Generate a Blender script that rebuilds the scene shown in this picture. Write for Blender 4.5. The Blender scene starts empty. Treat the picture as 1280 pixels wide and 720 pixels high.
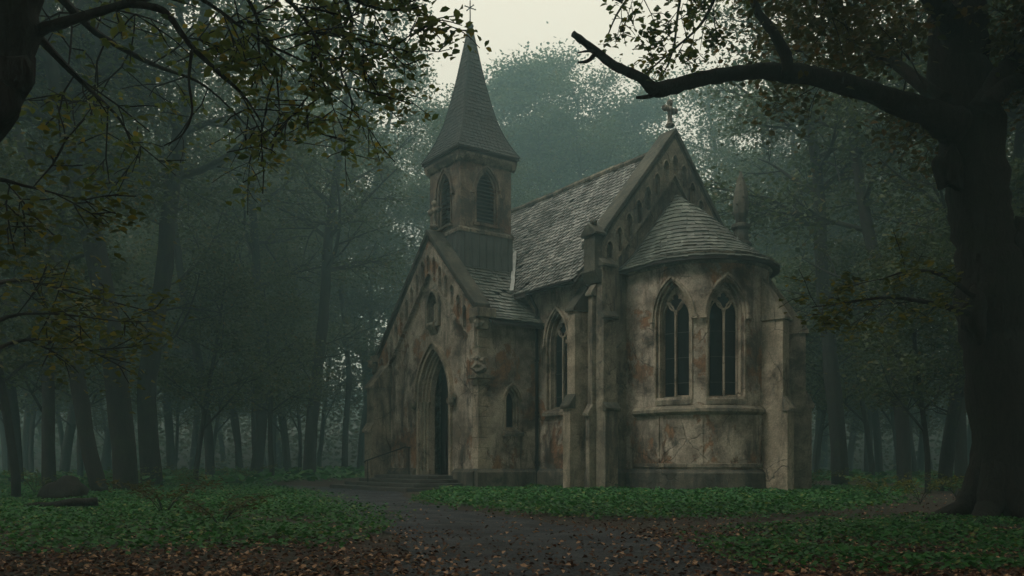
import bpy, bmesh, math, random
import numpy as np
from mathutils import Vector, Matrix, Quaternion
from mathutils.geometry import tessellate_polygon
R = math.radians
rnd = random.Random(7)
scene = bpy.context.scene
C = scene.collection

# ------------------------------------------------------------------ camera
F, HOR, H = 1066.0, 578.0, 0.95
cam = bpy.data.cameras.new('camera'); cam.lens = F / 1280 * 36; cam.sensor_width = 36
cam.shift_y = (HOR - 360) / 1280; cam.clip_start = 0.05; cam.clip_end = 1000
co = bpy.data.objects.new('camera', cam); C.objects.link(co)
co.location = (0, 0, H); co.rotation_euler = (R(90), 0, 0); scene.camera = co
def at(px, py, Y): return Vector(((px - 640) / F * Y, Y, H + (HOR - py) / F * Y))
def gpt(px, py): return at(px, py, H * F / (py - HOR))

# ------------------------------------------------------------------ materials
def mat(name):
    m = bpy.data.materials.new(name); m.use_nodes = True
    nt = m.node_tree; n = nt.nodes; n.clear()
    out = n.new('ShaderNodeOutputMaterial'); b = n.new('ShaderNodeBsdfPrincipled')
    nt.links.new(b.outputs[0], out.inputs[0])
    return m, nt, b, out
class NT:
    def __init__(s, nt): s.nt = nt; s.tc = nt.nodes.new('ShaderNodeTexCoord')
    def coord(s, scale=(1, 1, 1), rot=(0, 0, 0)):
        mp = s.nt.nodes.new('ShaderNodeMapping'); mp.inputs['Scale'].default_value = scale; mp.inputs['Rotation'].default_value = rot
        s.nt.links.new(s.tc.outputs['Object'], mp.inputs[0]); return mp.outputs[0]
    def noise(s, sc, det=6, rough=.6, co=None, dist=0):
        n = s.nt.nodes.new('ShaderNodeTexNoise'); n.inputs['Scale'].default_value = sc; n.inputs['Detail'].default_value = det
        n.inputs['Roughness'].default_value = rough; n.inputs['Distortion'].default_value = dist
        s.nt.links.new(co if co is not None else s.tc.outputs['Object'], n.inputs['Vector']); return n.outputs['Fac']
    def ramp(s, fac, stops):
        r = s.nt.nodes.new('ShaderNodeValToRGB'); e = r.color_ramp.elements
        while len(e) < len(stops): e.new(.5)
        for k, (p, c) in enumerate(stops):
            e[k].position = p; e[k].color = (c, c, c, 1) if isinstance(c, (int, float)) else (*c, 1)
        s.nt.links.new(fac, r.inputs[0]); return r.outputs[0]
    def mix(s, fac, a, b, mode='MIX'):
        m = s.nt.nodes.new('ShaderNodeMix'); m.data_type = 'RGBA'; m.blend_type = mode
        for v, i in ((fac, 0), (a, 6), (b, 7)):
            if isinstance(v, (int, float)): m.inputs[i].default_value = v
            elif isinstance(v, tuple): m.inputs[i].default_value = (*v, 1)
            else: s.nt.links.new(v, m.inputs[i])
        return m.outputs[2]
    def math(s, op, a, b=0.0):
        m = s.nt.nodes.new('ShaderNodeMath'); m.operation = op
        for v, i in ((a, 0), (b, 1)):
            if isinstance(v, (int, float)): m.inputs[i].default_value = v
            else: s.nt.links.new(v, m.inputs[i])
        return m.outputs[0]
    def island(s):
        g = s.nt.nodes.new('ShaderNodeNewGeometry'); return g.outputs['Random Per Island']
    def voro(s, sc, feat='DISTANCE_TO_EDGE', co=None):
        v = s.nt.nodes.new('ShaderNodeTexVoronoi'); v.feature = feat; v.inputs['Scale'].default_value = sc
        s.nt.links.new(co if co is not None else s.tc.outputs['Object'], v.inputs['Vector']); return v.outputs[0]
    def bump(s, h, b, strength=.5, dist=.02):
        n = s.nt.nodes.new('ShaderNodeBump'); n.inputs['Strength'].default_value = strength; n.inputs['Distance'].default_value = dist
        s.nt.links.new(h, n.inputs['Height']); s.nt.links.new(n.outputs[0], b.inputs['Normal'])
def plaster(name, lo, hi, patch, stain, stain_pos=.52, patch_pos=.6):
    m, nt, b, o = mat(name); t = NT(nt)
    base = t.ramp(t.noise(.8, 9, .7), [(.38, lo), (.6, hi)])
    # fallen render showing reddish masonry, hard edged
    pn = t.noise(.75, 10, .72, t.coord((1, 1, .8)), .3)
    pm = t.ramp(pn, [(patch_pos - .02, 0.0), (patch_pos + .015, 1.0)])
    bricky = t.mix(t.noise(5, 4), patch, tuple(c * .55 for c in patch))
    c = t.mix(pm, base, bricky)
    # pale flaked plaster
    pl = t.ramp(t.noise(2.3, 9, .75, dist=.5), [(.64, 0.0), (.67, 1.0)])
    c = t.mix(t.math('MULTIPLY', pl, .75), c, tuple(min(1, x * 1.5) for x in hi))
    # vertical water streaks and soot blotches
    st = t.ramp(t.noise(1.3, 9, .68, t.coord((1.5, 1.5, .3)), .5), [(stain_pos - .03, 0.0), (stain_pos + .10, 1.0)])
    c = t.mix(t.math('MULTIPLY', st, .85), c, stain)
    bl = t.ramp(t.noise(.7, 9, .75, t.coord((1, 1, 1)), .4), [(.5, 0.0), (.62, 1.0)])
    c = t.mix(t.math('MULTIPLY', bl, .88), c, tuple(x * .8 for x in stain))
    # hairline cracks
    nz = nt.nodes.new('ShaderNodeTexNoise'); nz.inputs['Scale'].default_value = 2.5; nz.inputs['Detail'].default_value = 5
    nt.links.new(t.tc.outputs['Object'], nz.inputs['Vector'])
    mv = t.mix(.22, t.tc.outputs['Object'], nz.outputs['Color'])
    cr = t.ramp(t.voro(1.1, co=mv), [(0.0, 1.0), (.012, 0.0)])
    crm = t.math('MULTIPLY', cr, t.ramp(t.noise(.6, 2), [(.45, 0.0), (.6, 1.0)]))
    c = t.mix(t.math('MULTIPLY', crm, .85), c, (.02, .018, .015))
    fine = t.noise(22, 5, .7)
    c = t.mix(.6, c, t.ramp(fine, [(.32, .22), (.68, .8)]), 'OVERLAY')
    nt.links.new(c, b.inputs['Base Color']); b.inputs['Roughness'].default_value = .8; b.inputs['Specular IOR Level'].default_value = .3
    h = t.math('ADD', t.math('MULTIPLY', pm, -.7), t.math('MULTIPLY', t.noise(9, 8, .7), .8))
    h = t.math('SUBTRACT', h, crm)
    h = t.math('ADD', h, t.math('MULTIPLY', pl, .4))
    t.bump(h, b, .75, .04)
    return m
M = {}
M['plaster'] = plaster('weathered_plaster', (.14, .118, .09), (.45, .395, .315), (.31, .175, .095), (.045, .038, .03), .54, .555)
M['stone'] = plaster('grey_stone', (.12, .108, .085), (.28, .25, .185), (.16, .12, .08), (.045, .042, .035), .5, .66)
M['pale_stone'] = plaster('pale_dressed_stone', (.17, .148, .108), (.38, .325, .245), (.22, .14, .08), (.07, .058, .042), .56, .66)
M['tower_wall'] = plaster('tower_plaster', (.12, .097, .073), (.23, .182, .13), (.17, .095, .055), (.06, .052, .042), .5, .58)
def slate(name, c0, c1, lich, rough=.42, lpos=.55, spec=.7):
    m, nt, b, o = mat(name); t = NT(nt)
    c = t.mix(t.island(), c0, c1)
    l = t.ramp(t.noise(1.1, 9, .72, t.coord((1, 1, 1))), [(lpos - .06, 0.0), (lpos + .12, 1.0)])
    l2 = t.math('MULTIPLY', l, t.ramp(t.noise(14, 5, .7), [(.38, .1), (.62, 1.0)]))
    c = t.mix(l2, c, lich)
    d = t.ramp(t.noise(.55, 7, .7, t.coord((1.6, 1.6, 1), (0, .3, .3))), [(.42, 0.0), (.6, 1.0)])
    c = t.mix(t.math('MULTIPLY', d, .7), c, (.035, .04, .034))
    nt.links.new(c, b.inputs['Base Color'])
    rr = t.ramp(t.noise(6, 6), [(.3, rough - .12), (.7, rough + .2)]); nt.links.new(rr, b.inputs['Roughness'])
    b.inputs['Specular IOR Level'].default_value = spec
    t.bump(t.noise(18, 7, .7), b, .5, .02); return m
M['slate'] = slate('nave_slate', (.075, .08, .07), (.22, .225, .21), (.50, .51, .47), .34, .5)
M['spire_slate'] = slate('spire_slate', (.016, .027, .028), (.042, .056, .056), (.06, .08, .078), .55, .6, .25)
M['green_slate'] = slate('mossy_slate', (.05, .065, .055), (.12, .14, .115), (.33, .37, .32), .36, .55)
def simple(name, c, rough=.7, metal=0, c2=None, ns=6, bump=.3, bd=.02, sc=(1, 1, 1), spec=.5):
    m, nt, b, o = mat(name); t = NT(nt)
    f = t.noise(ns, 7, .65, t.coord(sc))
    col = t.ramp(f, [(.3, c), (.7, c2 or tuple(x * .5 for x in c))])
    nt.links.new(col, b.inputs['Base Color']); b.inputs['Roughness'].default_value = rough; b.inputs['Metallic'].default_value = metal
    b.inputs['Specular IOR Level'].default_value = spec
    if bump: t.bump(f, b, bump, bd)
    return m
M['deck'] = simple('roof_deck', (.03, .028, .024))
M['lead'] = simple('lead_flashing', (.42, .44, .42), .4, .0, (.2, .22, .21), 5)
M['lead_dark'] = simple('dark_lead_cladding', (.045, .055, .052), .5, 0, (.09, .10, .095), 3, .3, .02, (3, 3, .5))
M['iron'] = simple('wrought_iron', (.02, .02, .02), .5, .6)
M['wood'] = simple('dark_oak', (.018, .017, .016), .65, 0, (.006, .006, .006), 5, .5, .02, (4, 4, .3))
M['louvre'] = simple('louvre_wood', (.05, .052, .048), .7, 0, (.025, .026, .024), 6)
M['step'] = simple('step_stone', (.07, .068, .06), .6, 0, (.022, .025, .02), 2.5, .5, .03)
M['coping'] = plaster('mossy_coping_stone', (.04, .042, .032), (.10, .098, .075), (.05, .06, .03), (.025, .026, .02), .5, .6)
M['plinth'] = plaster('plinth_stone', (.07, .068, .055), (.14, .13, .10), (.09, .075, .05), (.03, .03, .025), .48, .68)
m, nt, b, o = mat('leaded_glass'); t = NT(nt); M['glass'] = m
nt.links.new(t.mix(t.noise(3), (.003, .005, .006), (.008, .011, .012)), b.inputs['Base Color'])
b.inputs['Roughness'].default_value = .22; b.inputs['Specular IOR Level'].default_value = .06; t.bump(t.noise(4, 3), b, .35, .03)
def bark(name, c, c2, moss=(.03, .045, .018)):
    m, nt, b, o = mat(name); t = NT(nt)
    f = t.noise(5, 9, .7, t.coord((2.2, 2.2, .5)), .6)
    col = t.ramp(f, [(.3, c2), (.65, c)])
    mo = t.ramp(t.noise(1.3, 6, .7), [(.5, 0.0), (.65, 1.0)])
    col = t.mix(t.math('MULTIPLY', mo, .6), col, moss)
    nt.links.new(col, b.inputs['Base Color']); b.inputs['Roughness'].default_value = .85; b.inputs['Specular IOR Level'].default_value = .25
    t.bump(t.math('ADD', f, t.math('MULTIPLY', t.noise(30, 5, .7, t.coord((1, 1, .35))), .4)), b, .9, .06); return m
M['bark'] = bark('beech_bark', (.026, .025, .021), (.010, .010, .008))
M['bark_dark'] = bark('oak_bark', (.028, .025, .021), (.010, .009, .008), (.016, .022, .011))
def leafm(name, a, b_, c_=None, cfrac=.85, trans=.45, rough=.5):
    m, nt, b, o = mat(name); t = NT(nt)
    isl = t.island()
    st = [(0, a), (.6, b_)] + ([(cfrac, b_), (min(.99, cfrac + .05), c_)] if c_ else [])
    col = t.ramp(isl, st)
    nt.links.new(col, b.inputs['Base Color']); b.inputs['Roughness'].default_value = rough; b.inputs['Specular IOR Level'].default_value = .35
    tr = nt.nodes.new('ShaderNodeBsdfTranslucent'); nt.links.new(t.mix(.5, col, t.mix(1.0, col, (.9, 1, .35), 'MULTIPLY')), tr.inputs[0])
    mx = nt.nodes.new('ShaderNodeMixShader'); mx.inputs[0].default_value = trans
    nt.links.new(b.outputs[0], mx.inputs[1]); nt.links.new(tr.outputs[0], mx.inputs[2]); nt.links.new(mx.outputs[0], o.inputs[0])
    return m
M['leaf'] = leafm('beech_leaves', (.035, .055, .02), (.075, .10, .035), (.14, .11, .03), .93)
M['leaf_near'] = leafm('near_beech_leaves', (.06, .10, .022), (.15, .18, .045), (.28, .22, .035), .88)
M['leaf_yellow'] = leafm('turning_leaves', (.06, .08, .018), (.13, .14, .028), (.26, .21, .03), .84)
M['leaf_brown'] = leafm('autumn_leaves', (.05, .06, .02), (.085, .075, .025), (.15, .09, .03), .88)
M['ivy'] = leafm('ground_ivy', (.014, .06, .016), (.05, .18, .045), (.17, .22, .06), .9, .3, .6)
M['litter'] = leafm('dry_leaves', (.035, .016, .01), (.11, .046, .024), (.50, .29, .17), .74, .1, .6)
M['fern'] = leafm('fern_fronds', (.04, .07, .02), (.09, .12, .03), (.17, .13, .03), .85)

# ground
m, nt, b, o = mat('forest_soil'); t = NT(nt); M['soil'] = m
v = nt.nodes.new('ShaderNodeTexVoronoi'); v.inputs['Scale'].default_value = 15; nt.links.new(t.coord((1, 1, 1)), v.inputs['Vector'])
hs = t.ramp(v.outputs['Color'], [(0, (.013, .009, .007)), (.5, (.03, .017, .011)), (.85, (.06, .032, .019)), (1, (.10, .055, .03))])
gn = t.ramp(t.noise(.35, 6), [(.45, 0.0), (.6, 1.0)])
nt.links.new(t.mix(t.math('MULTIPLY', gn, .6), hs, (.022, .03, .014)), b.inputs['Base Color'])
b.inputs['Roughness'].default_value = .8; t.bump(t.math('ADD', v.outputs['Distance'], t.noise(3, 8, .7)), b, 1, .06)
m, nt, b, o = mat('gravel_path'); t = NT(nt); M['path'] = m
v = nt.nodes.new('ShaderNodeTexVoronoi'); v.inputs['Scale'].default_value = 38; nt.links.new(t.coord((1, 1, 1)), v.inputs['Vector'])
gr = t.ramp(v.outputs['Color'], [(0, (.011, .015, .022)), (.5, (.030, .037, .052)), (1, (.078, .092, .118))])
damp = t.ramp(t.noise(.9, 8, .7), [(.4, .45), (.62, 1.0)])
nt.links.new(t.mix(1.0, gr, damp, 'MULTIPLY'), b.inputs['Base Color'])
nt.links.new(t.ramp(t.noise(1.1, 6), [(.35, .5), (.6, .8)]), b.inputs['Roughness'])
t.bump(t.math('ADD', v.outputs['Distance'], t.math('MULTIPLY', t.noise(2, 8, .7), 2)), b, 1, .04)

# ------------------------------------------------------------------ object helpers
def tag(o, label=None, cat=None, group=None, kind=None):
    if label: o['label'] = label
    if cat: o['category'] = cat
    if group: o['group'] = group
    if kind: o['kind'] = kind
    return o
def empty(name, loc=(0, 0, 0), rz=0):
    o = bpy.data.objects.new(name, None); C.objects.link(o); o.location = loc; o.rotation_euler = (0, 0, rz); o.empty_display_size = .3; return o
class MB:
    """collects solids, becomes one mesh object"""
    def __init__(s): s.v = []; s.f = []
    def add(s, vs, fs):
        k = len(s.v); s.v += [tuple(x) for x in vs]; s.f += [tuple(i + k for i in f) for f in fs]; return s
    def box(s, x0, x1, y0, y1, z0, z1, mp=None):
        vs = [(x, y, z) for z in (z0, z1) for y in (y0, y1) for x in (x0, x1)]
        if mp: vs = [mp(*p) for p in vs]
        return s.add(vs, [(0, 1, 3, 2), (4, 6, 7, 5), (0, 4, 5, 1), (2, 3, 7, 6), (0, 2, 6, 4), (1, 5, 7, 3)])
    def bar(s, a, b, w, h=None, up=(0, 0, 1)):
        a, b = Vector(a), Vector(b); d = (b - a).normalized(); u = Vector(up)
        x = d.cross(u)
        if x.length < 1e-4: x = Vector((1, 0, 0))
        x.normalize(); y = x.cross(d).normalized(); w /= 2; h = (h or w * 2) / 2
        vs = [p + x * i * w + y * j * h for p in (a, b) for i, j in ((-1, -1), (1, -1), (1, 1), (-1, 1))]
        return s.add(vs, [(0, 3, 2, 1), (4, 5, 6, 7), (0, 1, 5, 4), (1, 2, 6, 5), (2, 3, 7, 6), (3, 0, 4, 7)])
    def tube(s, pts, rad, n=8, rough=0.0, rg=None, cap=True, seed=0):
        rg = rg or rnd; pts = [Vector(p) for p in pts]; N = len(pts)
        d0 = (pts[1] - pts[0]).normalized(); x = d0.orthogonal().normalized(); vs = []; fs = []
        wob = [1 + rough * rg.uniform(-1, 1) for _ in range(n)]
        for i, p in enumerate(pts):
            d = (pts[min(i + 1, N - 1)] - pts[max(i - 1, 0)]).normalized()
            x = (x - d * x.dot(d)).normalized(); y = d.cross(x)
            r = rad[i] if hasattr(rad, '__len__') else rad
            for j in range(n):
                a = 2 * math.pi * j / n
                if rough: wob[j] = wob[j] * .8 + .2 * (1 + rough * 2.2 * rg.uniform(-1, 1))
                vs.append(p + (x * math.cos(a) + y * math.sin(a)) * r * wob[j])
        for i in range(N - 1):
            for j in range(n):
                k = (j + 1) % n; fs.append((i * n + j, i * n + k, (i + 1) * n + k, (i + 1) * n + j))
        if cap:
            fs.append(tuple(range(n - 1, -1, -1))); fs.append(tuple((N - 1) * n + j for j in range(n)))
        return s.add(vs, fs)
    def lathe(s, c, prof, n=8, a0=0):
        vs = []; fs = []
        for (r, z) in prof:
            for j in range(n):
                a = a0 + 2 * math.pi * j / n; vs.append((c[0] + r * math.cos(a), c[1] + r * math.sin(a), c[2] + z))
        for i in range(len(prof) - 1):
            for j in range(n):
                k = (j + 1) % n; fs.append((i * n + j, i * n + k, (i + 1) * n + k, (i + 1) * n + j))
        fs.append(tuple(range(n - 1, -1, -1))); fs.append(tuple((len(prof) - 1) * n + j for j in range(n)))
        return s.add(vs, fs)
    def plate(s, mp, outer, holes, n0, n1, bend=0):
        """flat plate in (s,z) with holes, thickness n0..n1, through mapping mp(s,z,n)"""
        loops = [outer] + list(holes)
        tris = tessellate_polygon([[Vector((p[0], p[1], 0)) for p in l] for l in loops])
        flat = [p for l in loops for p in l]; N = len(flat)
        bm = bmesh.new()
        vf = [bm.verts.new((p[0], p[1], n1)) for p in flat]; vb = [bm.verts.new((p[0], p[1], n0)) for p in flat]
        for tr in tris:
            try:
                bm.faces.new([vf[i] for i in tr]); bm.faces.new([vb[i] for i in reversed(tr)])
            except ValueError: pass
        k = 0
        for l in loops:
            for i in range(len(l)):
                a, b2 = k + i, k + (i + 1) % len(l)
                try: bm.faces.new((vf[a], vf[b2], vb[b2], vb[a]))
                except ValueError: pass
            k += len(l)
        if bend:
            ss = [p[0] for p in flat]; x = min(ss) + bend
            while x < max(ss) - 1e-3:
                bmesh.ops.bisect_plane(bm, geom=bm.verts[:] + bm.edges[:] + bm.faces[:], plane_co=(x, 0, 0), plane_no=(1, 0, 0), dist=1e-5); x += bend
        bmesh.ops.recalc_face_normals(bm, faces=bm.faces)
        bm.verts.index_update()
        s.add([mp(v.co.x, v.co.y, v.co.z) for v in bm.verts], [tuple(v.index for v in f.verts) for f in bm.faces]); bm.free(); return s
    def prism(s, mp, prof, s0, s1, seg=1):
        """profile points (n,z) extruded along s"""
        N = len(prof); vs = []; fs = []
        for i in range(seg + 1):
            q = s0 + (s1 - s0) * i / seg; vs += [mp(q, p[1], p[0]) for p in prof]
        for i in range(seg):
            for j in range(N):
                k = (j + 1) % N; fs.append((i * N + j, i * N + k, (i + 1) * N + k, (i + 1) * N + j))
        fs.append(tuple(range(N - 1, -1, -1))); fs.append(tuple(seg * N + j for j in range(N)))
        return s.add(vs, fs)
    def blob(s, c, r, sc=(1, 1, 1), amp=.25, rg=None, sub=2):
        rg = rg or rnd; bm = bmesh.new(); bmesh.ops.create_icosphere(bm, subdivisions=sub, radius=1)
        ph = [rg.uniform(0, 6) for _ in range(6)]
        vs = []
        for v in bm.verts:
            x, y, z = v.co; d = 1 + amp * (math.sin(3 * x + ph[0]) * math.sin(3.3 * y + ph[1]) + .6 * math.sin(6 * z + ph[2]) * math.sin(5 * x + ph[3])) + rg.uniform(-.05, .05) * (amp > 0)
            vs.append((c[0] + x * r * d * sc[0], c[1] + y * r * d * sc[1], c[2] + z * r * d * sc[2]))
        fs = [tuple(v.index for v in f.verts) for f in bm.faces]; bm.free(); return s.add(vs, fs)
    def pieces(s):
        """face-connected islands merged where they nearly touch"""
        par = list(range(len(s.v)))
        def fd(i):
            while par[i] != i: par[i] = par[par[i]]; i = par[i]
            return i
        for f in s.f:
            a = fd(f[0])
            for i in f[1:]: par[fd(i)] = a
        isl = {}
        for i in range(len(s.v)): isl.setdefault(fd(i), []).append(i)
        L = list(isl.values())
        if len(L) < 2 or len(L) > 60: return None
        bb = [[[min(s.v[i][k] for i in l) for k in range(3)], [max(s.v[i][k] for i in l) for k in range(3)]] for l in L]
        sz = [max(b[1][k] - b[0][k] for k in range(3)) for b in bb]; g = list(range(len(L)))
        def fg(i):
            while g[i] != i: i = g[i]
            return i
        for i in range(len(L)):
            for j in range(i):
                gap = math.sqrt(sum(max(0, bb[i][0][k] - bb[j][1][k], bb[j][0][k] - bb[i][1][k]) ** 2 for k in range(3)))
                if gap <= max(.02, .42 * max(sz[i], sz[j])): g[fg(i)] = fg(j)
        gr = {}
        for i in range(len(L)): gr.setdefault(fg(i), []).extend(L[i])
        if len(gr) < 2: return None
        out = []
        for ids in sorted(gr.values(), key=lambda l: -len(l)):
            m_ = {v: k for k, v in enumerate(ids)}; mb = MB(); mb.v = [s.v[i] for i in ids]; mb.f = [tuple(m_[i] for i in f) for f in s.f if f[0] in m_]; out.append(mb)
        return out
    def build(s, name, mt, parent=None, smooth=False, recalc=True, bevel=0, origin=(0,0,0)):
        if parent is not None and len(s.v) < 9000 and name not in ('trunk', 'stem', 'post'):
            ps_ = s.pieces()
            if ps_: return [p_.build(name, mt, parent, smooth, recalc, bevel, origin) for p_ in ps_][0]
        me = bpy.data.meshes.new(name)
        me.from_pydata(s.v if not any(origin) else [(x-origin[0], y-origin[1], z-origin[2]) for x, y, z in s.v], [], s.f); me.validate()
        if recalc:
            bm = bmesh.new(); bm.from_mesh(me); bmesh.ops.recalc_face_normals(bm, faces=bm.faces)
            bm.to_mesh(me); bm.free()
        me.materials.append(mt)
        if smooth: me.shade_smooth()
        o = bpy.data.objects.new(name, me); C.objects.link(o); o.location = origin
        if parent is not None: o.parent = parent
        if bevel:
            bv = o.modifiers.new('edge_wear', 'BEVEL'); bv.width = bevel; bv.segments = 2; bv.limit_method = 'ANGLE'; bv.angle_limit = R(40)
        return o

def arch(a, zs, rise, n=10, z0=None, c0=0):
    """pointed arch outline, anticlockwise from bottom left; half width a about c0"""
    c = (rise * rise - a * a) / (2 * a); Rr = a + c; th = math.asin(min(1, rise / Rr))
    right = [(c0 - c + Rr * math.cos(th * i / n), zs + Rr * math.sin(th * i / n)) for i in range(n + 1)]
    right[-1] = (c0, zs + rise)
    left = [(2 * c0 - x, z) for x, z in reversed(right[:-1])]
    pts = right + left
    if z0 is not None: pts = [(c0 - a, z0), (c0 + a, z0)] + pts
    return pts
def arch_off(a, zs, rise, t_, n=12):
    """right-then-left arc grown by t_"""
    c = (rise * rise - a * a) / (2 * a); Rr = a + c + t_; th = math.acos(c / Rr) if c > 0 else math.pi / 2
    right = [(-c + Rr * math.cos(th * i / n), zs + Rr * math.sin(th * i / n)) for i in range(n + 1)]
    return right + [(-x, z) for x, z in reversed(right[:-1])]
def arch_band(mb, mp, c0, zs, a, rise, t0, t1, n0, n1, z0=None, bend=0):
    """band between the arch grown by t0 and by t1; runs down to z0 when given"""
    o = arch_off(a, zs, rise, t1); i = arch_off(a, zs, rise, t0)
    zb = z0 if z0 is not None else zs
    outer = [(c0 + a + t1, zb)] * (zb < zs) + [(c0 + x, z) for x, z in o] + [(c0 - a - t1, zb)] * (zb < zs)
    inner = [(c0 + a + t0, zb)] * (zb < zs) + [(c0 + x, z) for x, z in i] + [(c0 - a - t0, zb)] * (zb < zs)
    mb.plate(mp, outer + inner[::-1], [], n0, n1, bend)

# ------------------------------------------------------------------ the chapel, in local metres
D = 27.0
chapel = empty('chapel', (.0985 * D, D, 0), R(35.1))
tag(chapel, 'derelict gothic chapel with stained plaster walls, slated spire and rounded apse', 'chapel')
NW, NL, EZ, RZ = 6.78, 12.2, 7.4, 11.67
ax, ay, ar = 3.39, -1.35, 2.1          # apse centre and wall radius
def m_side(s_, z, n): return (-n, s_, z)                # nave long wall, faces -x
def m_gab(s_, z, n): return (s_, -n, z)                 # gable wall, faces -y
def m_far(s_, z, n): return (NW + n, s_, z)
def m_back(s_, z, n): return (s_, NL + n, z)
FX = -2.44
def m_fac(s_, z, n): return (FX - n, s_, z)             # porch facade, faces -x
PY = 3.09; PC = 6.16; PL = 10.26
def m_pside(s_, z, n): return (s_, PY - n, z)           # porch side, faces -y
def m_pfar(s_, z, n): return (s_, PL + n, z)
def m_aps(s_, z, n):
    th = s_ / ar
    lim = math.pi / 2
    if th < -lim: return (ax - (ar + n), ay + (-lim - th) * ar, z)
    if th > lim: return (ax + (ar + n), ay + (th - lim) * ar, z)
    return (ax + (ar + n) * math.sin(th), ay - (ar + n) * math.cos(th), z)
def aS(deg): return R(deg) * ar

def quatre(cx, cz, r, n=32):
    out = []
    for i in range(n):
        a = 2 * math.pi * i / n + math.pi / 4
        k = abs(math.cos(2 * (a - 0))); out.append((cx + r * (.58 + .42 * k ** .6) * math.cos(a), cz + r * (.58 + .42 * k ** .6) * math.sin(a)))
    return out
def window(mp, c0, z0, a, zs, rise, parent, bend=0, tracery=True, depth=.28, sill=True, label=None):
    """pointed window: opening half width a"""
    f = MB()
    # stepped stone order in the reveal
    arch_band(f, mp, c0, zs, a, rise, -.065, -.004, -depth + .06, -.07, z0, bend)
    b_ = a - .065
    rise2 = rise * b_ / a * 1.0
    ot = arch(b_ - .002, zs, rise2, 12, z0, c0)
    if tracery:
        lw = (b_ - .03 - .028) / 2; lc = .028 + lw
        lr = lw * 2.1
        holes = [arch(lw, zs, lr, 6, z0 + .06, c0 - lc)[::-1], arch(lw, zs, lr, 6, z0 + .06, c0 + lc)[::-1]]
        qr = b_ * .46; qz = zs + rise2 * .50
        holes.append(quatre(c0, qz, qr)[::-1])
        # small eyelets beside the quatrefoil and above it
        f.plate(mp, ot, holes, -depth - .07, -depth + .05, bend)
        rg_ = []
        for i in range(25):
            a_ = 2 * math.pi * i / 24; rg_.append((c0 + (qr + .03) * math.cos(a_), qz + (qr + .03) * math.sin(a_)))
        f.tube([mp(x, z, -depth + .05) for x, z in rg_], .028, 6, cap=False)
        for sx in (-1, 1):
            f.tube([mp(x, z, -depth + .05) for x, z in arch(lw + .02, zs, lr + .04, 6, None, c0 + sx * lc)], .024, 6)
        f.tube([mp(c0, z0, -depth + .06), mp(c0, zs + .1, -depth + .06)], .032, 8)
    else:
        f.plate(mp, ot, [arch(b_ - .05, zs, rise2 * .9, 8, z0 + .05, c0)[::-1]], -depth - .07, -depth + .05, bend)
    fo = f.build('window', M['pale_stone'], parent)
    if label: fo['label'] = label
    g = MB(); g.plate(mp, arch(b_ + .05, zs, rise2 + .03, 8, z0 - .02, c0), [], -depth - .04, -depth - .02, bend)
    g.build('pane', M['glass'], fo)
    l = MB()
    zz = z0 + .45
    while zz < zs + .1 and tracery:
        for sx in (-1, 1): l.tube([mp(c0 + sx * lc - lw, zz, -depth - .0), mp(c0 + sx * lc, zz, -depth), mp(c0 + sx * lc + lw, zz, -depth)], .007, 5)
        zz += .78
    if tracery: l.build('saddle_bar', M['lead_dark'], fo)
    hm = MB()
    arch_band(hm, mp, c0, zs, a, rise, .0, .055, -.2, .05, z0, bend)
    arch_band(hm, mp, c0, zs, a, rise, .065, .13, -.1, .11, None, bend)
    if tracery:
        for sx in (-1, 1): hm.box(-.09, .09, -.07, .05, -.02, .16, lambda u, w, n, sx=sx: mp(c0 + sx * (a + .12) + u, zs + w - .02, n))
    hm.build('hood_mould', M['pale_stone'], fo)
    if sill:
        w = a + .14
        sl = MB(); sl.prism(mp, [(-depth + .02, z0 + .10), (.14, z0 - .10), (.14, z0 - .2), (-depth, z0 - .2)], c0 - w, c0 + w, 6)
        sl.build('sill', M['stone'], fo)
    return fo

# --- nave walls
zt = EZ - .05
wm = MB()
wc, ww, wz0, wzs, wr = 1.95, .56, 2.72, 4.95, 1.08
wm.plate(m_side, [(.5, 0), (NL, 0), (NL, zt), (.5, zt)], [arch(ww, wzs, wr, 12, wz0, wc)[::-1]], -.5, 0)
wm.build('nave_wall', M['plaster'], chapel)
MB().plate(m_far, [(.5, 0), (NL, 0), (NL, zt), (.5, zt)], [], -.5, 0).build('nave_wall', M['plaster'], chapel)
MB().plate(m_back, [(.5, 0), (NW - .5, 0), (NW - .5, zt), (NW / 2, RZ - .3), (.5, zt)], [], -.5, -.01).build('nave_wall', M['plaster'], chapel)
window(m_side, wc, wz0, ww, wzs, wr, chapel)
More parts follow.
